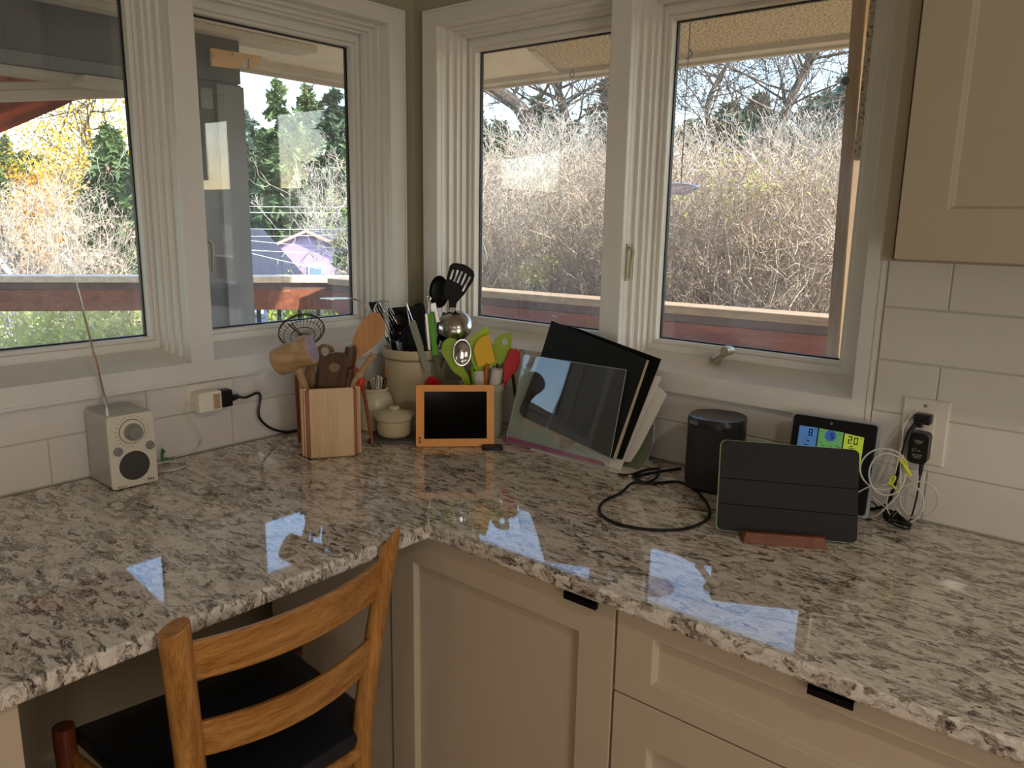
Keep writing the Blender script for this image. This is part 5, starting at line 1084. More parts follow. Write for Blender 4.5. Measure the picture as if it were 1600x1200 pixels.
railing('deck_railing', 'red-brown wooden deck railing with pale cap and dark balusters, outside the left windows', LA - (LB - LA).normalized() * 1.2, LB, M['rail'], (on_left(541) + 1.2,), [on_left(x) + 1.2 for x in (386, 404, 436, 468, 497)])
railing('deck_railing', 'red-brown deck railing with weathered cap, running outside the two right windows', (-2.05, 1.235, 0), (4.4, 2.0, 0), M['railx'], (.5, 2.2, 3.9), cap='railcap2')
# lumber upright outside window 4
lb = thing('lumber_upright', 'rough fir lumber upright fixed outside the right edge of the right window', 'board', (1.17, .24, .15))
def y25(x, y): return at(x, y, 'y', .235)
def leanbox(x0, x1, y0, y1):
    mb = MB(); vs = []
    for z in (.15, 1.18):
        k = (z - .2676) / (1.0454 - .2676); 
        for (x, y) in ((x0, y0), (x1, y0), (x1, y1), (x0, y1)): vs.append(Vector((x - .0190 * k, y, z)))
    return mb.add(vs, [(0, 3, 2, 1), (4, 5, 6, 7), (0, 1, 5, 4), (1, 2, 6, 5), (2, 3, 7, 6), (3, 0, 4, 7)])
leanbox(1.1375, 1.1655, .250, .288).build('board', M['lumber'], lb, bevel=.002)
leanbox(1.1657, 1.1668, .252, .292).build('sunlit_edge_strip', M['bracket'], lb)  # paler colour stands in for sunlight on the upright's right side
mb = MB(); pk = at(1318, 127, 'y', .25); mb.lathe([(0, -.006), (.008, -.004), (.009, .002), (0, .006)], Matrix.Translation((1.122, .25, pk.z)) @ Matrix.Rotation(PI / 2, 4, 'X'), 12); mb.build('knob', M['blkmat'], lb, smooth=True)
mb = MB(); mb.box(1.188, 1.30, .148, .165, .70, 1.18); tag(mb.build('stucco_return', M['stucco']), 'rough pale stucco strip behind the fir upright at the right window edge', 'wall')
# feeder
fd = thing('hanging_feeder', 'lilac transparent saucer feeder hanging on a thin cord outside the right window', 'feeder', at(1058, 300, 'y', .62))
tpf, btf = at(1076, 82, 'y', .62), at(1064, 285, 'y', .62); mb = MB(); mb.tube([Vector((tpf.x, .62, SO)), tpf, btf], .0016, 6); mb.tube(cat([tpf + Vector((0, 0, .01)), tpf + Vector((.012, 0, -.004)), tpf + Vector((0, 0, -.018)), tpf + Vector((-.008, 0, -.012))], 4), .002, 6); mb.build('cord', M['cord'], fd)
cx = at(1058, 292, 'y', .62); mb = MB(); mb.lathe([(0, .014), (.03, .012), (.066, .004), (.072, -.001), (.066, -.006), (.045, -.018), (.02, -.024), (0, -.025)], Matrix.Translation(cx), 32, close=False); mb.build('saucer', M['feeder'], fd, smooth=True)
hk = at(894, 119, 'y', 1.30); mb = MB(); mb.tube([Vector((hk.x, 1.30, SO - .002)), Vector((hk.x, 1.30, SO - .012))] + [Vector((hk.x + .011 * math.sin(a), 1.30, SO - .024 + .011 * math.cos(a))) for a in [k * .6 for k in range(10)]], .002, 6); tag(mb.build('screw_hook', M['cord'], smooth=True), 'small round screw hook in the eave above the third window', 'hook')

# ================================================================== VEGETATION
rng = np.random.default_rng(7)
def np_mesh(name, V, F, mats, loc, mi=None, parent=None):
    """V (n,3) world (counter z), F (m,k) equal-sized polygons"""
    org = np.array(ORG[parent.name]) if parent is not None else np.array(loc, float); k = F.shape[1]; m = F.shape[0]
    me = bpy.data.meshes.new(name); me.vertices.add(len(V)); me.vertices.foreach_set('co', (V - org).astype(np.float32).ravel())
    me.loops.add(m * k); me.loops.foreach_set('vertex_index', F.astype(np.int32).ravel()); me.polygons.add(m)
    me.polygons.foreach_set('loop_start', np.arange(0, m * k, k, dtype=np.int32)); me.polygons.foreach_set('loop_total', np.full(m, k, dtype=np.int32))
    for q in (mats if isinstance(mats, (list, tuple)) else [mats]): me.materials.append(q)
    me.update(calc_edges=True); o = bpy.data.objects.new(name, me); COL.objects.link(o)
    if parent is not None: o.parent = parent
    else: o.location = (org[0], org[1], org[2] + H)
    ORG[o.name] = Vector(org); return o
def seg_mesh(P0, P1, R0, R1):
    d = P1 - P0; L = np.linalg.norm(d, axis=1, keepdims=True) + 1e-9; t = d / L; ref = np.where(np.abs(t[:, 2:3]) > .9, np.array([[1., 0, 0]]), np.array([[0, 0, 1.]]))
    u = np.cross(t, ref); u /= np.linalg.norm(u, axis=1, keepdims=True) + 1e-9; v = np.cross(t, u); n = len(P0); V = np.zeros((n, 6, 3))
    for k in range(3):
        a = 2 * PI * k / 3; o = u * math.cos(a) + v * math.sin(a); V[:, k] = P0 + o * R0[:, None]; V[:, 3 + k] = P1 + o * R1[:, None]
    base = (np.arange(n) * 6)[:, None, None]; F = base + np.array([[0, 1, 4, 3], [1, 2, 5, 4], [2, 0, 3, 5]])[None]
    return V.reshape(-1, 3), F.reshape(-1, 4)
def grow(base, dirs, length, rad, levels, kids, spread=.7, jit=.25, steps=4, up=.15, shrink=.62):
    """repeated branching; returns segment arrays and twig tips"""
    A = []; pos = np.array(base, float); dr = np.array(dirs, float); dr /= np.linalg.norm(dr, axis=1, keepdims=True)
    ln = np.full(len(pos), length, float) if np.isscalar(length) else np.array(length, float); rd_ = np.full(len(pos), rad, float)
    tips = None
    for lv in range(levels):
        sp = []; sd_ = []; sl = []; sr = []
        p = pos.copy(); d = dr.copy(); r = rd_.copy()
        for k in range(steps):
            d = d + rng.normal(0, jit, d.shape) / (1 if lv else 2); d[:, 2] += up; d /= np.linalg.norm(d, axis=1, keepdims=True)
            q = p + d * (ln / steps)[:, None]; r2 = r * (.80 if k < steps - 1 else .7); A.append((p.copy(), q.copy(), r.copy(), r2.copy()))
            p, r = q, r2; sp.append(p.copy()); sd_.append(d.copy()); sr.append(r.copy())
        tips = p
        if lv < levels - 1:
            nk = kids[lv] if isinstance(kids, (list, tuple)) else kids; NP_, ND, NL, NR = [], [], [], []
            for c in range(nk):
                s_ = rng.integers(1, steps, len(p)) if c else np.full(len(p), steps - 1); idx = np.arange(len(p))
                bp_ = np.stack(sp)[s_, idx]; bd = np.stack(sd_)[s_, idx]; br_ = np.stack(sr)[s_, idx]
                nd = bd + rng.normal(0, spread, bd.shape); nd /= np.linalg.norm(nd, axis=1, keepdims=True)
                NP_.append(bp_); ND.append(nd); NL.append(ln * shrink * rng.uniform(.7, 1.2, len(ln))); NR.append(br_ * .8)
            pos = np.concatenate(NP_); dr = np.concatenate(ND); ln = np.concatenate(NL); rd_ = np.concatenate(NR)
    P0 = np.concatenate([a[0] for a in A]); P1 = np.concatenate([a[1] for a in A]); R0 = np.concatenate([a[2] for a in A]); R1 = np.concatenate([a[3] for a in A])
    return P0, P1, R0, R1, tips
def quads(C, size, nrm=None, asp=1.0, up=None):
    n = len(C); a = rng.normal(0, 1, (n, 3)) if nrm is None else nrm + rng.normal(0, .45, (n, 3)); a /= np.linalg.norm(a, axis=1, keepdims=True)
    b = np.cross(a, rng.normal(0, 1, (n, 3))); b /= np.linalg.norm(b, axis=1, keepdims=True); c = np.cross(a, b)
    s_ = (size * rng.uniform(.6, 1.4, n))[:, None]; V = np.stack([C - b * s_ * asp, C - c * s_ * .5, C + b * s_ * asp, C + c * s_ * .5], 1)
    return V.reshape(-1, 3), (np.arange(n) * 4)[:, None] + np.array([[0, 1, 2, 3]])
def prune(P0, P1, R0, R1, maxel=13.5, eln=.5):
    c = np.array(CAM); q = np.maximum(P0[:, 2], P1[:, 2]); d = np.linalg.norm((P1 - c)[:, :2], axis=1); el = np.degrees(np.arctan2(q - c[2], d)); k = el < maxel + rng.normal(0, eln, len(el))
    k &= free(P0) & free(P1); return P0[k], P1[k], R0[k], R1[k]
def free(P):
    """clear of the deck, its railings and the house"""
    r = (P[:, 1] > 1.235 + (P[:, 0] + 2.05) * .1186 + .28)
    a = np.array([-3.40, -.285]); b = np.array([-2.02, 1.46]); d = (b - a) / np.linalg.norm(b - a); n_ = np.array([-d[1], d[0]]); l = ((P[:, :2] - a) @ n_) > .32
    return r | l
def stuffpart(o): o['kind'] = 'stuff'; return o
def bush(label, c, w_, h_, roots, levels=5, kids=(3, 3, 3, 3), length=.8, rad=.012, m_='twig', leaves=0, lm='bleaf', ls=.03, group=None, spread=.75, name='bare_bush', lean=(0, 0, 1), catg='bush', maxel=8, minr=.0016, eln=.6):
    base = np.stack([c[0] + rng.uniform(-w_ / 2, w_ / 2, roots), c[1] + rng.uniform(-w_ / 3, w_ / 3, roots), np.full(roots, c[2]) + rng.uniform(0, h_, roots)], 1)
    d = rng.normal(0, .35, (roots, 3)) + np.array(lean); P0, P1, R0, R1, tips = grow(base, d, length, rad, levels, kids, spread=spread); P0, P1, R0, R1 = prune(P0, P1, R0, R1, maxel, eln); R0 = np.maximum(R0, minr); R1 = np.maximum(R1, minr * .9)
    t = thing(name, label, catg, c, group); V, F = seg_mesh(P0, P1, R0, R1); stuffpart(np_mesh('twigs', V, F, M[m_], c, parent=t))
    if leaves:
        C = P1[rng.integers(len(P1) // 3, len(P1), leaves)] + rng.normal(0, .03, (leaves, 3)); C = C[free(C)]; V, F = quads(C, np.full(len(C), ls)); stuffpart(np_mesh('leaves', V, F, M[lm], c, parent=t))
    return t
def conifer(label, base, top_z, rad, m_='conif', n=5200, size=.22, group=None, name='conifer', sparse=1.0):
    h = top_z - base[2]; t = thing(name, label, 'tree', base, group)
    mb = MB(); mb.tube([Vector(base), Vector((base[0], base[1], top_z - .02 * h))], [max(.12, h * .012), .03], 6); mb.build('trunk', M['bark'], t)
    nb = max(40, int(n / 34)); hb = rng.uniform(.06, 1, nb) ** 1.15; az = rng.uniform(0, 2 * PI, nb); L = rad * (1 - hb) ** .6 * rng.uniform(.55, 1.12, nb) + .04 * rad
    k = 34; s_ = rng.uniform(.1, 1, (nb, k)); rr = L[:, None] * s_; z = base[2] + h * hb[:, None] - .28 * rr - .10 * L[:, None] * s_ ** 2 + rng.normal(0, .012 * h, (nb, k)) * .6
    aa = az[:, None] + rng.normal(0, .20, (nb, k)) * (1.2 - s_); C = np.stack([base[0] + rr * np.cos(aa), base[1] + rr * np.sin(aa), z], 2).reshape(-1, 3)
    V, F = quads(C, np.full(len(C), size), nrm=np.array([[0, 0, .8]]), asp=1.5); stuffpart(np_mesh('needles', V, F, M[m_], base, parent=t)); return t
def leafy(label, base, top_z, rad, m_, n=4000, size=.16, trunk_h=.35, branches=4, group=None, name='leafy_tree', bm='bark', catg='tree', lean=(0, 0, 1), crown=(.35, 1.), tr=.14):
    h = top_z - base[2]; t = thing(name, label, catg, base, group)
    P0, P1, R0, R1, tips = grow([base], [lean], h * .80, tr, 2, (9,), spread=.42, jit=.05, up=.25, shrink=.34, steps=6)
    st = P1[6:]; dd_ = rng.normal(0, .6, st.shape) + [0, 0, .3]; Q0, Q1, S0, S1, tips = grow(st, dd_, rad * .62, tr * .22, 3, (3, 3), spread=.5, jit=.15, up=.08, shrink=.6, steps=3)
    P0, P1, R0, R1 = (np.concatenate(z_) for z_ in ((P0, Q0), (P1, Q1), (R0, S0), (R1, S1)))
    k_ = P1[:, 2] < top_z + .3; P0, P1, R0, R1 = P0[k_], P1[k_], R0[k_], R1[k_]
    V, F = seg_mesh(P0, P1, R0, R1); np_mesh('branches', V, F, M[bm], base, parent=t)
    if n:
        src = np.concatenate([P0, P1]); src = src[src[:, 2] > base[2] + crown[0] * h]; C = src[rng.integers(0, len(src), n)] + rng.normal(0, rad * .16, (n, 3))
        V, F = quads(C, np.full(n, size)); stuffpart(np_mesh('leaves', V, F, M[m_], base, parent=t))
    return t
def gp(x, depth, z):   # point under picture column x at a given distance, at height z
    q = ad(x, 340, depth); return np.array([q.x, q.y, z])
def topz(x, y, depth): return ad(x, y, depth).z

# ground: falls away from the house, then a wooded hillside
def ground_h(x, y):
    d = math.hypot(x, y); return GZ - .06 * min(d, 35) + max(0, d - 45) * .10
n = 40; V = []; ext = 130
for i in range(n + 1):
    for j in range(n + 1):
        x = -ext + 2 * ext * i / n; y = -ext + 2 * ext * j / n; V.append((x, y, ground_h(x, y)))
mb = MB(); mb.add(V, [(i * (n + 1) + j, (i + 1) * (n + 1) + j, (i + 1) * (n + 1) + j + 1, i * (n + 1) + j + 1) for i in range(n) for j in range(n)]); struct(mb.build('ground', M['ground'], recalc=False, smooth=True))
def gh(p): return ground_h(p[0], p[1]) - .1

# far conifers of the left view (column, top row, distance, crown radius in metres, material, label)
CON = [(-55, 175, 62, 3.6, 'conifd', 'dark conifer at the far left edge of the left window view'),
 (0, 222, 60, 3.4, 'conif', 'green conifer low at the left edge of the leftmost window'),
 (22, 216, 78, 2.2, 'conifb', 'slim bluish spruce standing tallest at the left of the leftmost window'),
 (48, 240, 66, 3.2, 'conifd', 'dark conifer right of the slim bluish spruce'),
 (76, 246, 58, 3.0, 'conifd', 'dark rounded conifer left of the yellow trees'),
 (104, 262, 64, 3.2, 'conifd', 'dark conifer partly hidden by yellow leaves'),
 (140, 262, 70, 3.4, 'conif', 'conifer behind the yellow birch trunk'),
 (395, 178, 74, 2.6, 'conifb', 'pale blue-green conifer close beside the grey post'),
 (418, 205, 80, 2.8, 'conif', 'short conifer between the grey post and the tall pines'),
 (442, 133, 66, 3.2, 'conif', 'tall pine, left one of the three beyond the second window'),
 (485, 140, 66, 3.4, 'conif', 'tall pine, middle one of the three beyond the second window'),
 (528, 146, 62, 3.6, 'conifd', 'tall dark pine at the right of the second window'),
 (462, 190, 60, 3.6, 'conif', 'pine filling in between the two left tall pines'),
 (570, 160, 66, 4.0, 'conifd', 'dark pine hidden mostly by the right frame of the second window'),
 (405, 262, 66, 3.0, 'conif', 'lower green conifer right beside the grey post'),
 (440, 250, 68, 3.2, 'conifd', 'lower dark conifer under the left tall pine'),
 (500, 245, 68, 3.4, 'conifd', 'lower dark conifer under the middle tall pine'),
 (540, 240, 66, 3.2, 'conif', 'lower conifer at the right frame of the second window')]
for x, y, d, r, m_, lab in CON:
    p = gp(x, d, 0); p[2] = gh(p); conifer(lab, p, topz(x, y, d), r * (1.45 if x > 300 else 1.25), m_, n=6500, size=.26)
# bushy evergreen close to the leftmost window's right edge
p = gp(182, 24, 0); p[2] = gh(p); conifer('dense green cedar at the right side of the leftmost window', p, topz(196, 205, 24), 2.7, 'conif', n=17000, size=.12)
p = gp(228, 22, 0); p[2] = gh(p); conifer('green cedar hidden behind the frame right of the leftmost window', p, topz(228, 215, 22), 1.6, 'conif', n=4500, size=.13)
p = gp(545, 14, 0); p[2] = gh(p); conifer('needle tree peeping in at the right edge of the second window', p, topz(548, 232, 14), .62, 'conif', n=2600, size=.08)
# yellow and orange autumn trees
p = gp(172, 34, 0); p[2] = gh(p); leafy('tall yellow-leaved birch with a grey trunk in the leftmost window', p, topz(160, 95, 34), 2.4, 'yleaf', n=7500, size=.07, lean=(-.02, 0, 1), tr=.22)
p = gp(120, 36, 0); p[2] = gh(p); leafy('yellow-leaved tree leaning left of the birch trunk', p, topz(120, 190, 36), 3.0, 'yleaf', n=5200, size=.07, tr=.12)
p = gp(150, 33, 0); p[2] = gh(p); leafy('low yellow tree between the birch and the cedar', p, topz(150, 240, 33), 2.2, 'yleaf', n=3600, size=.07, tr=.10)
p = gp(55, 30, 0); p[2] = gh(p); leafy('small orange-leaved tree low in the leftmost window', p, topz(52, 282, 30), .9, 'oleaf', n=1800, size=.07, tr=.08)
p = gp(72, 32, 0); p[2] = gh(p); leafy('slim bright yellow tree beside the orange one', p, topz(74, 276, 32), .9, 'yleaf', n=2600, size=.09, tr=.08)
p = gp(118, 26, 0); p[2] = gh(p); leafy('grey bare tree beneath the yellow birch', p, topz(118, 300, 26), 1.6, 'bleaf', n=0, tr=.10, bm='twigg')
# bare pale tree right of the middle in the second window
for (x, y, d, lab) in ((505, 222, 56, 'pale bare tree in front of the pines, second window'), (472, 250, 58, 'greyish bare tree above the lavender house'), (430, 290, 60, 'grey bare thicket tree above the dark roof')):
    p = gp(x, d, 0); p[2] = gh(p); base = np.array([p + rng.normal(0, .5, 3) * [1, 1, 0] for _ in range(4)]); hh = topz(x, y, d) - p[2]
    P0, P1, R0, R1, tips = grow(base, rng.normal(0, .16, (4, 3)) + [0, 0, 1], hh * .46, .07, 5, (4, 3, 3, 3), spread=.5, jit=.12, up=.12, shrink=.56)
    t = thing('bare_tree', lab, 'tree', p); V, F = seg_mesh(P0, P1, np.maximum(R0, .013), np.maximum(R1, .010)); stuffpart(np_mesh('branches', V, F, M['twigg'], p, parent=t))
bush('bare twiggy pine shrub at the lower right of the second window', tuple(gp(566, 9, topz(560, 430, 9) - .6)), .8, .6, 12, length=.6, rad=.008, m_='twigg', leaves=500, lm='ggleaf', ls=.02)
# shrubs beyond the left railing
bush('large bare shrub with reddish tan twigs, lower left of the leftmost window', tuple(gp(-10, 8.5, -1.4)), 2.2, .8, 34, length=.95, rad=.010, m_='twig', leaves=1500, lm='bleaf', ls=.022, spread=.6, lean=(.35, .3, 1))
bush('bare shrub in front of the white gables of the leftmost window', tuple(gp(85, 10, -2.1)), 2.0, .8, 26, length=.9, rad=.010, m_='twigr', leaves=900, lm='bleaf', ls=.022, spread=.6)
for i, (x, lab) in enumerate(((-10, 'yellow-green hedge under the railing, far left'), (70, 'yellow-green hedge under the railing by the radio antenna'), (150, 'yellow-green hedge under the railing, leftmost window middle'), (225, 'yellow-green hedge under the railing by the window frame'))):
    bush(lab, tuple(gp(x, 5.6, -1.45)), 1.3, .7, 34, levels=5, length=.42, rad=.006, m_='twig', leaves=6500, lm='gleaf', ls=.020, name='hedge')
for (x, lab) in ((500, 'sunny green shrub below the railing, second window'), (535, 'green shrub below the railing beside its corner post')):
    bush(lab, tuple(gp(x, 13, -2.4)), 1.6, .9, 24, levels=4, length=.6, rad=.008, m_='twig', leaves=5200, lm='ggleaf', ls=.04, name='green_shrub')
# twig thickets filling the right windows
def thicket(label, x, y_top, d, w_, m_='twig', roots=80, leaves=2200, lm='bleaf', ln=.72, **k):
    zt = topz(x, y_top, d); c = gp(x, d, zt - 2.2); return bush(label, tuple(c), w_, 1.35, roots, length=ln, rad=.011, m_=m_, leaves=leaves, lm=lm, ls=.0095, maxel=4.4, eln=1.5, **k)
thicket('tan twig thicket at the left edge of the third window', 745, 270, 5.0, 1.5, 'twig')
thicket('tan twig thicket in the middle of the third window', 850, 262, 4.6, 1.4, 'twigr', leaves=3200)
thicket('tan twig thicket behind the mullion between the right windows', 960, 270, 4.4, 1.4, 'twig')
thicket('reddish twig thicket at the left of the right window', 1080, 262, 4.2, 1.3, 'twigr', leaves=3200)
thicket('pale twig thicket in the middle of the right window', 1190, 278, 4.0, 1.2, 'twig')
thicket('twig thicket beside the fir upright of the right window', 1300, 262, 3.9, 1.2, 'twigr')
thicket('twig thicket beyond the far right window edge', 1400, 262, 4.0, 1.2, 'twig', roots=30)
thicket('yellowish twig thicket behind, left of the third window', 780, 300, 6.6, 1.9, 'twig', leaves=5200, lm='gleaf')
thicket('yellowish twig thicket behind, right of the third window', 920, 300, 6.2, 1.9, 'twig', leaves=4200, lm='gleaf')
thicket('yellowish twig thicket behind, left of the right window', 1110, 290, 6.0, 1.8, 'twigr', leaves=4200, lm='gleaf')
thicket('yellowish twig thicket behind, right of the right window', 1260, 290, 5.8, 1.8, 'twig', leaves=4200, lm='bleaf')
for (x, y, d, lab) in ((800, 205, 6.2, 'tall pale-twigged shrub leaning right in the third window'), (1100, 190, 5.6, 'tall pale-twigged shrub at the left of the right window'), (1235, 215, 5.4, 'tall pale-twigged shrub at the right of the right window'), (905, 215, 6.0, 'tall pale-twigged shrub by the mullion of the third window')):
    c = gp(x, d, topz(x, y, d) - 2.0); bush(lab, tuple(c), 1.0, .5, 16, maxel=7, length=1.0, rad=.012, m_='twigg', leaves=0, spread=.5, lean=(.35, .25, 1), name='tall_shrub')
c = Vector((3.75, 2.9, -1.9)); conifer('unseen evergreen added beside the deck to block low sky from the window glass', np.array(c), 1.7, .75, 'conif', n=9000, size=.06)  # added out of view to block low sky reflected in the left window
# evergreens behind the thickets
EV = [(735, 190, 22, 2.0, 'conifd', 'dark evergreen behind the thicket at the left edge of the third window'), (782, 205, 24, 2.2, 'conifd', 'dark evergreen behind the thicket, third window left'), (836, 172, 27, 2.2, 'conifd', 'bluish-dark evergreen peak near the middle of the third window'), (884, 205, 25, 1.8, 'conif', 'evergreen left of the bright sky gap in the third window'),
 (948, 140, 26, 1.9, 'conifd', 'tall evergreen beside the mullion, right of the sky gap'), (1010, 175, 24, 2.2, 'conifd', 'evergreen hidden behind the centre mullion'), (1068, 205, 24, 2.0, 'conifd', 'evergreen at the left edge of the right window'), (1130, 178, 26, 1.9, 'conifd', 'pointed evergreen left of the middle in the right window'),
 (1172, 168, 28, 1.6, 'conifd', 'narrow evergreen in the middle of the right window'), (1215, 215, 24, 2.0, 'conif', 'low evergreen right of the middle in the right window'), (1268, 165, 22, 2.2, 'conifb', 'pale bluish evergreen left of the fir upright'), (1325, 120, 20, 2.2, 'conifb', 'tall bluish evergreen behind the fir upright'), (1400, 150, 20, 2.2, 'conifb', 'evergreen beyond the right window edge')]
for x, y, d, r, m_, lab in EV:
    p = gp(x, d, 0); p[2] = gh(p); conifer(lab, p, topz(x, y - 8, d), r * 1.7, m_, n=8000, size=.19, name='evergreen')
# large bare trees against the sky of the right windows
def sky_tree(label, pts, d, rad, nb=26, ln=1.6):
    P = [np.array(ad(x, y, d)) for x, y in pts]; base = P[0].copy(); base[2] = ground_h(base[0], base[1]) - .1; P = [base] + P
    t = thing('bare_branched_tree', label, 'tree', base); mb = MB(); n = len(P); mb.tube(cat([Vector(p) for p in P], 4), [rad * (1.5 - 1.1 * i / (4 * (n - 1))) for i in range(4 * (n - 1) + 1)], 8); mb.build('trunk', M['bark'], t, smooth=True)
    fine = [np.array(p) for p in cat([Vector(p) for p in P[1:]], 10)]; idx = rng.integers(0, len(fine), nb); b = np.array([fine[i] for i in idx])
    d0 = rng.normal(0, .8, (nb, 3)); d0[:, 2] = np.abs(d0[:, 2]) * .6 + .1
    P0, P1, R0, R1, tips = grow(b, d0, ln, rad * .30, 5, (4, 3, 3, 3), spread=.6, jit=.18, up=.06, shrink=.60); P0, P1, R0, R1 = prune(P0, P1, R0, R1, 15)
    V, F = seg_mesh(P0, P1, np.maximum(R0, .0045), np.maximum(R1, .004)); stuffpart(np_mesh('branches', V, F, M['bark'], base, parent=t)); return t
sky_tree('dark bare tree whose trunk leans left in the third window', [(850, 300), (828, 200), (808, 165), (770, 138), (730, 120), (690, 100)], 13, .13, 22)
sky_tree('bare tree with a forked trunk at the middle of the third window', [(900, 300), (890, 215), (880, 170), (868, 120), (876, 80)], 14, .10, 26)
sky_tree('bare tree with a long trunk leaning right in the right window', [(1150, 300), (1215, 200), (1240, 145), (1275, 80), (1310, 30)], 11, .07, 34, 1.5)
sky_tree('thin bare tree at the left of the right window', [(1120, 300), (1105, 180), (1125, 120), (1160, 70)], 14, .06, 26, 1.6)
# yellow patch of leaves low in the third window
bush('small shrub with yellow leaves low in the third window', tuple(gp(782, 3.9, topz(782, 445, 3.9) - .35)), .45, .3, 14, levels=4, length=.3, rad=.005, m_='twig', leaves=260, lm='gleaf', ls=.011, name='yellow_shrub')
bush('small yellowish shrub patch near the middle of the right window', tuple(gp(1165, 3.6, topz(1165, 350, 3.6) - .25)), .4, .2, 10, levels=4, length=.25, rad=.005, m_='twig', leaves=420, lm='gleaf', ls=.010, name='yellow_shrub')

# ================================================================== HOUSES AND WIRES BEYOND
def house(label, a, b, depthv, eave, ridge, m_wall, base, windows=(), gable='front', trim='whitetrim', over=.35, roof='roofd', slope_dir=None, name='house'):
    """a-b: front wall foot (world xy), depthv: direction*length going back; gable faces the viewer"""
    a = Vector(a); b = Vector(b); dv = Vector(depthv); t = thing(name, label, 'house', (a + b) / 2 + Vector((0, 0, base)))
    m_ = (a + b) / 2; z = lambda p, h: Vector((p.x, p.y, h)); mb = MB()
    F0 = [z(a, base), z(b, base), z(b, eave), z(m_, ridge), z(a, eave)]; B0 = [p + dv for p in F0]
    mb.add(F0 + B0, [(0, 1, 2, 3, 4), (9, 8, 7, 6, 5), (0, 5, 6, 1), (1, 6, 7, 2), (4, 9, 5, 0)]); mb.build('walls', M[m_wall], t)
    u = (b - a).normalized(); fw = -dv.normalized() * over
    for s_, e_ in ((a, -1), (b, 1)):
        sl = (ridge - eave) / ((b - a).length / 2); eo = s_ + u * e_ * over; P = [z(m_, ridge + .12) + fw, z(eo, eave - sl * over + .12) + fw, z(eo, eave - sl * over + .12) + dv - fw, z(m_, ridge + .12) + dv - fw]
        nn_ = (P[1] - P[0]).cross(P[3] - P[0]); mb = MB(); mb.slab([P], nn_, .14); mb.build('roof', M[roof], t)
        mb = MB(); q0, q1 = P[0], P[1]; mb.tube([q0 - dv.normalized() * .05 + Vector((0, 0, -.08)), q1 - dv.normalized() * .05 + Vector((0, 0, -.08))], .11, 4); mb.build('barge_board', M[trim], t)
    for (s_, zz, w_, h_) in windows:
        c = a + (b - a) * s_; mb = MB(); Mx = frame((c.x, c.y, zz), u, Vector((0, 0, 1))); mb.box(-w_ / 2 - .12, w_ / 2 + .12, -h_ / 2 - .12, h_ / 2 + .12, -.02, .06, M=Mx); f_ = mb.build('window', M['whitetrim'], t)
        for sx in (-.25, .25):
            mb = MB(); mb.box(w_ * sx - w_ * .21, w_ * sx + w_ * .21, -h_ / 2, h_ / 2, .05, .09, M=Mx); mb.build('pane', M['winblue'], f_)
    return t
D = 46; hz = lambda x, y, d=D: ad(x, y, d)
a, b = hz(432, 392), hz(534, 392); 
house('lavender gabled house with dark roof beyond the second window', (a.x, a.y, 0), (b.x, b.y, 0), NH * 9, hz(480, 385).z, hz(483, 362).z, 'lav', GZ - 4.5, windows=((.60, hz(485, 428).z, .7, .8),), trim='pinktrim')
D2 = 38; a, b = ad(340, 430, D2), ad(478, 432, D2); dv_ = NH * 7
nh = thing('navy_house', 'navy house with a broad dark shingle roof right beside the grey post', 'house', Vector((ad(420, 430, D2).x, ad(420, 430, D2).y, GZ - 3)))
P = [ad(330, 362, D2 + 5), ad(412, 361, D2 + 5), ad(480, 437, D2), ad(330, 437, D2)]; nn_ = (P[1] - P[0]).cross(P[2] - P[0]); mb = MB(); mb.slab([P], nn_, .2); mb.build('roof', M['roofd'], nh)
P = [ad(335, 436, D2 + .3), ad(476, 436, D2 + .3), ad(476, 560, D2 + .3), ad(335, 560, D2 + .3)]; mb = MB(); mb.slab([P], NH, .3); mb.build('wall', M['navy'], nh)
for x0, x1, y0, y1 in ((386, 411, 466, 491), (398, 409, 470, 489)):
    pass
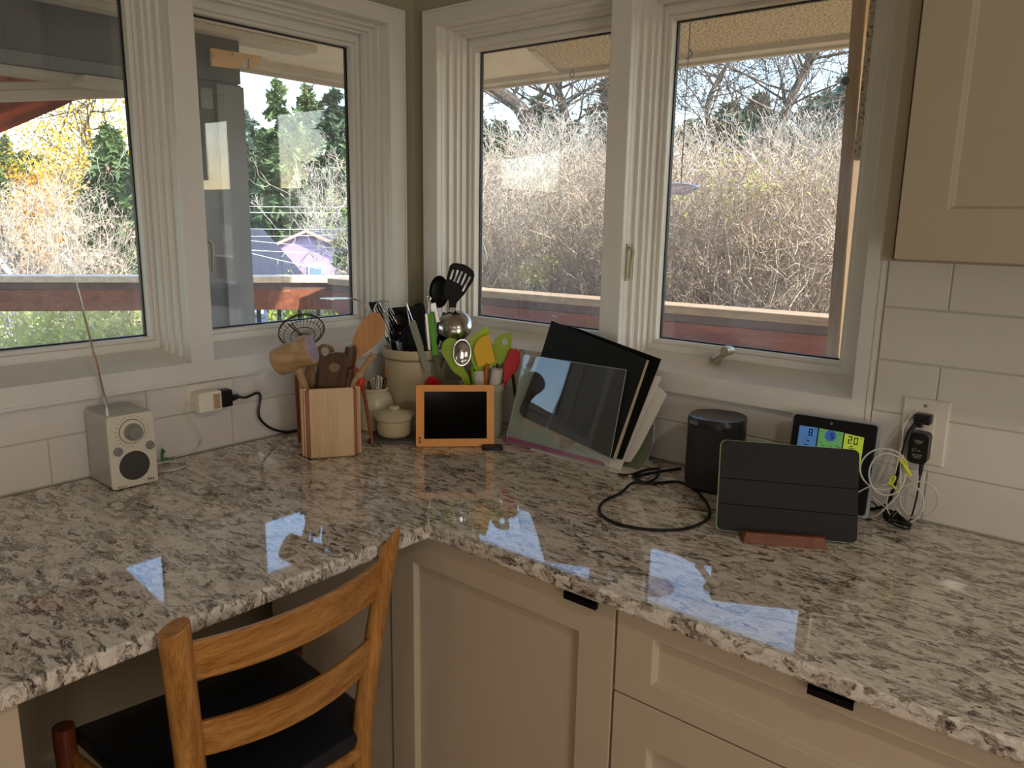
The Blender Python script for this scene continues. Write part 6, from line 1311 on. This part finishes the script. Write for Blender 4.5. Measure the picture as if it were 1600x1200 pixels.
for (x0, x1, y0, y1) in ((383, 411, 462, 490),):
    P = [ad(x0, y0, D2), ad(x1, y0, D2), ad(x1, y1, D2), ad(x0, y1, D2)]; mb = MB(); mb.slab([P], NH, .16); f_ = mb.build('window', M['whitetrim'], nh)
    P = [ad(x0 + 2, y0 + 2, D2 - .12), ad(x1 - 3, y0 + 2, D2 - .12), ad(x1 - 3, y1 - 2, D2 - .12), ad(x0 + 2, y1 - 2, D2 - .12)]; mb = MB(); mb.slab([P], NH, .06); mb.build('pane', M['winblue'], f_)
mb = MB(); mb.tube([ad(463, 438, D2 - .2), ad(463, 540, D2 - .2)], .05, 6); mb.build('downpipe', M['whitetrim'], nh)
for (xa, xp, xb, ye, yp, d, lab) in ((-22, 3, 30, 440, 397, 30, 'white-gabled roof at the lower left corner of the leftmost window'), (78, 103, 132, 436, 396, 32, 'white-gabled roof behind the radio antenna tip, leftmost window')):
    a, b = ad(xa, ye, d), ad(xb, ye, d); house(lab, (a.x, a.y, 0), (b.x, b.y, 0), NH * 6, ad(xa, ye - 4, d).z, ad(xp, yp, d).z, 'navy', GZ - 2.5, trim='whitetrim', over=.25)
# power lines
def wire(x0, y0, d0, x1, y1, d1, sag, label, r=.012):
    a, b = ad(x0, y0, d0), ad(x1, y1, d1); pts = [a + (b - a) * (i / 14) + Vector((0, 0, -sag * 4 * (i / 14) * (1 - i / 14))) for i in range(15)]
    mb = MB(); mb.tube(pts, r, 4); tag(mb.build('power_line', M['line']), label, 'power line')
wire(60, 309, 30, 620, 322, 34, .15, 'power line crossing the left windows, highest strand')
wire(60, 319, 30, 620, 331, 34, .15, 'power line crossing the left windows, second strand')
wire(60, 341, 30, 620, 356, 34, .2, 'power line crossing the left windows, third strand')
wire(60, 360, 28, 620, 362, 32, .2, 'power line crossing the left windows, fourth strand')
wire(300, 366, 24, 600, 392, 26, .05, 'service wire above the navy roof, slightly falling', .010)
wire(300, 372, 22, 560, 432, 24, .05, 'service wire slanting down across the navy roof', .010)
wire(300, 385, 22, 620, 398, 26, .05, 'lower service wire over the navy roof', .010)
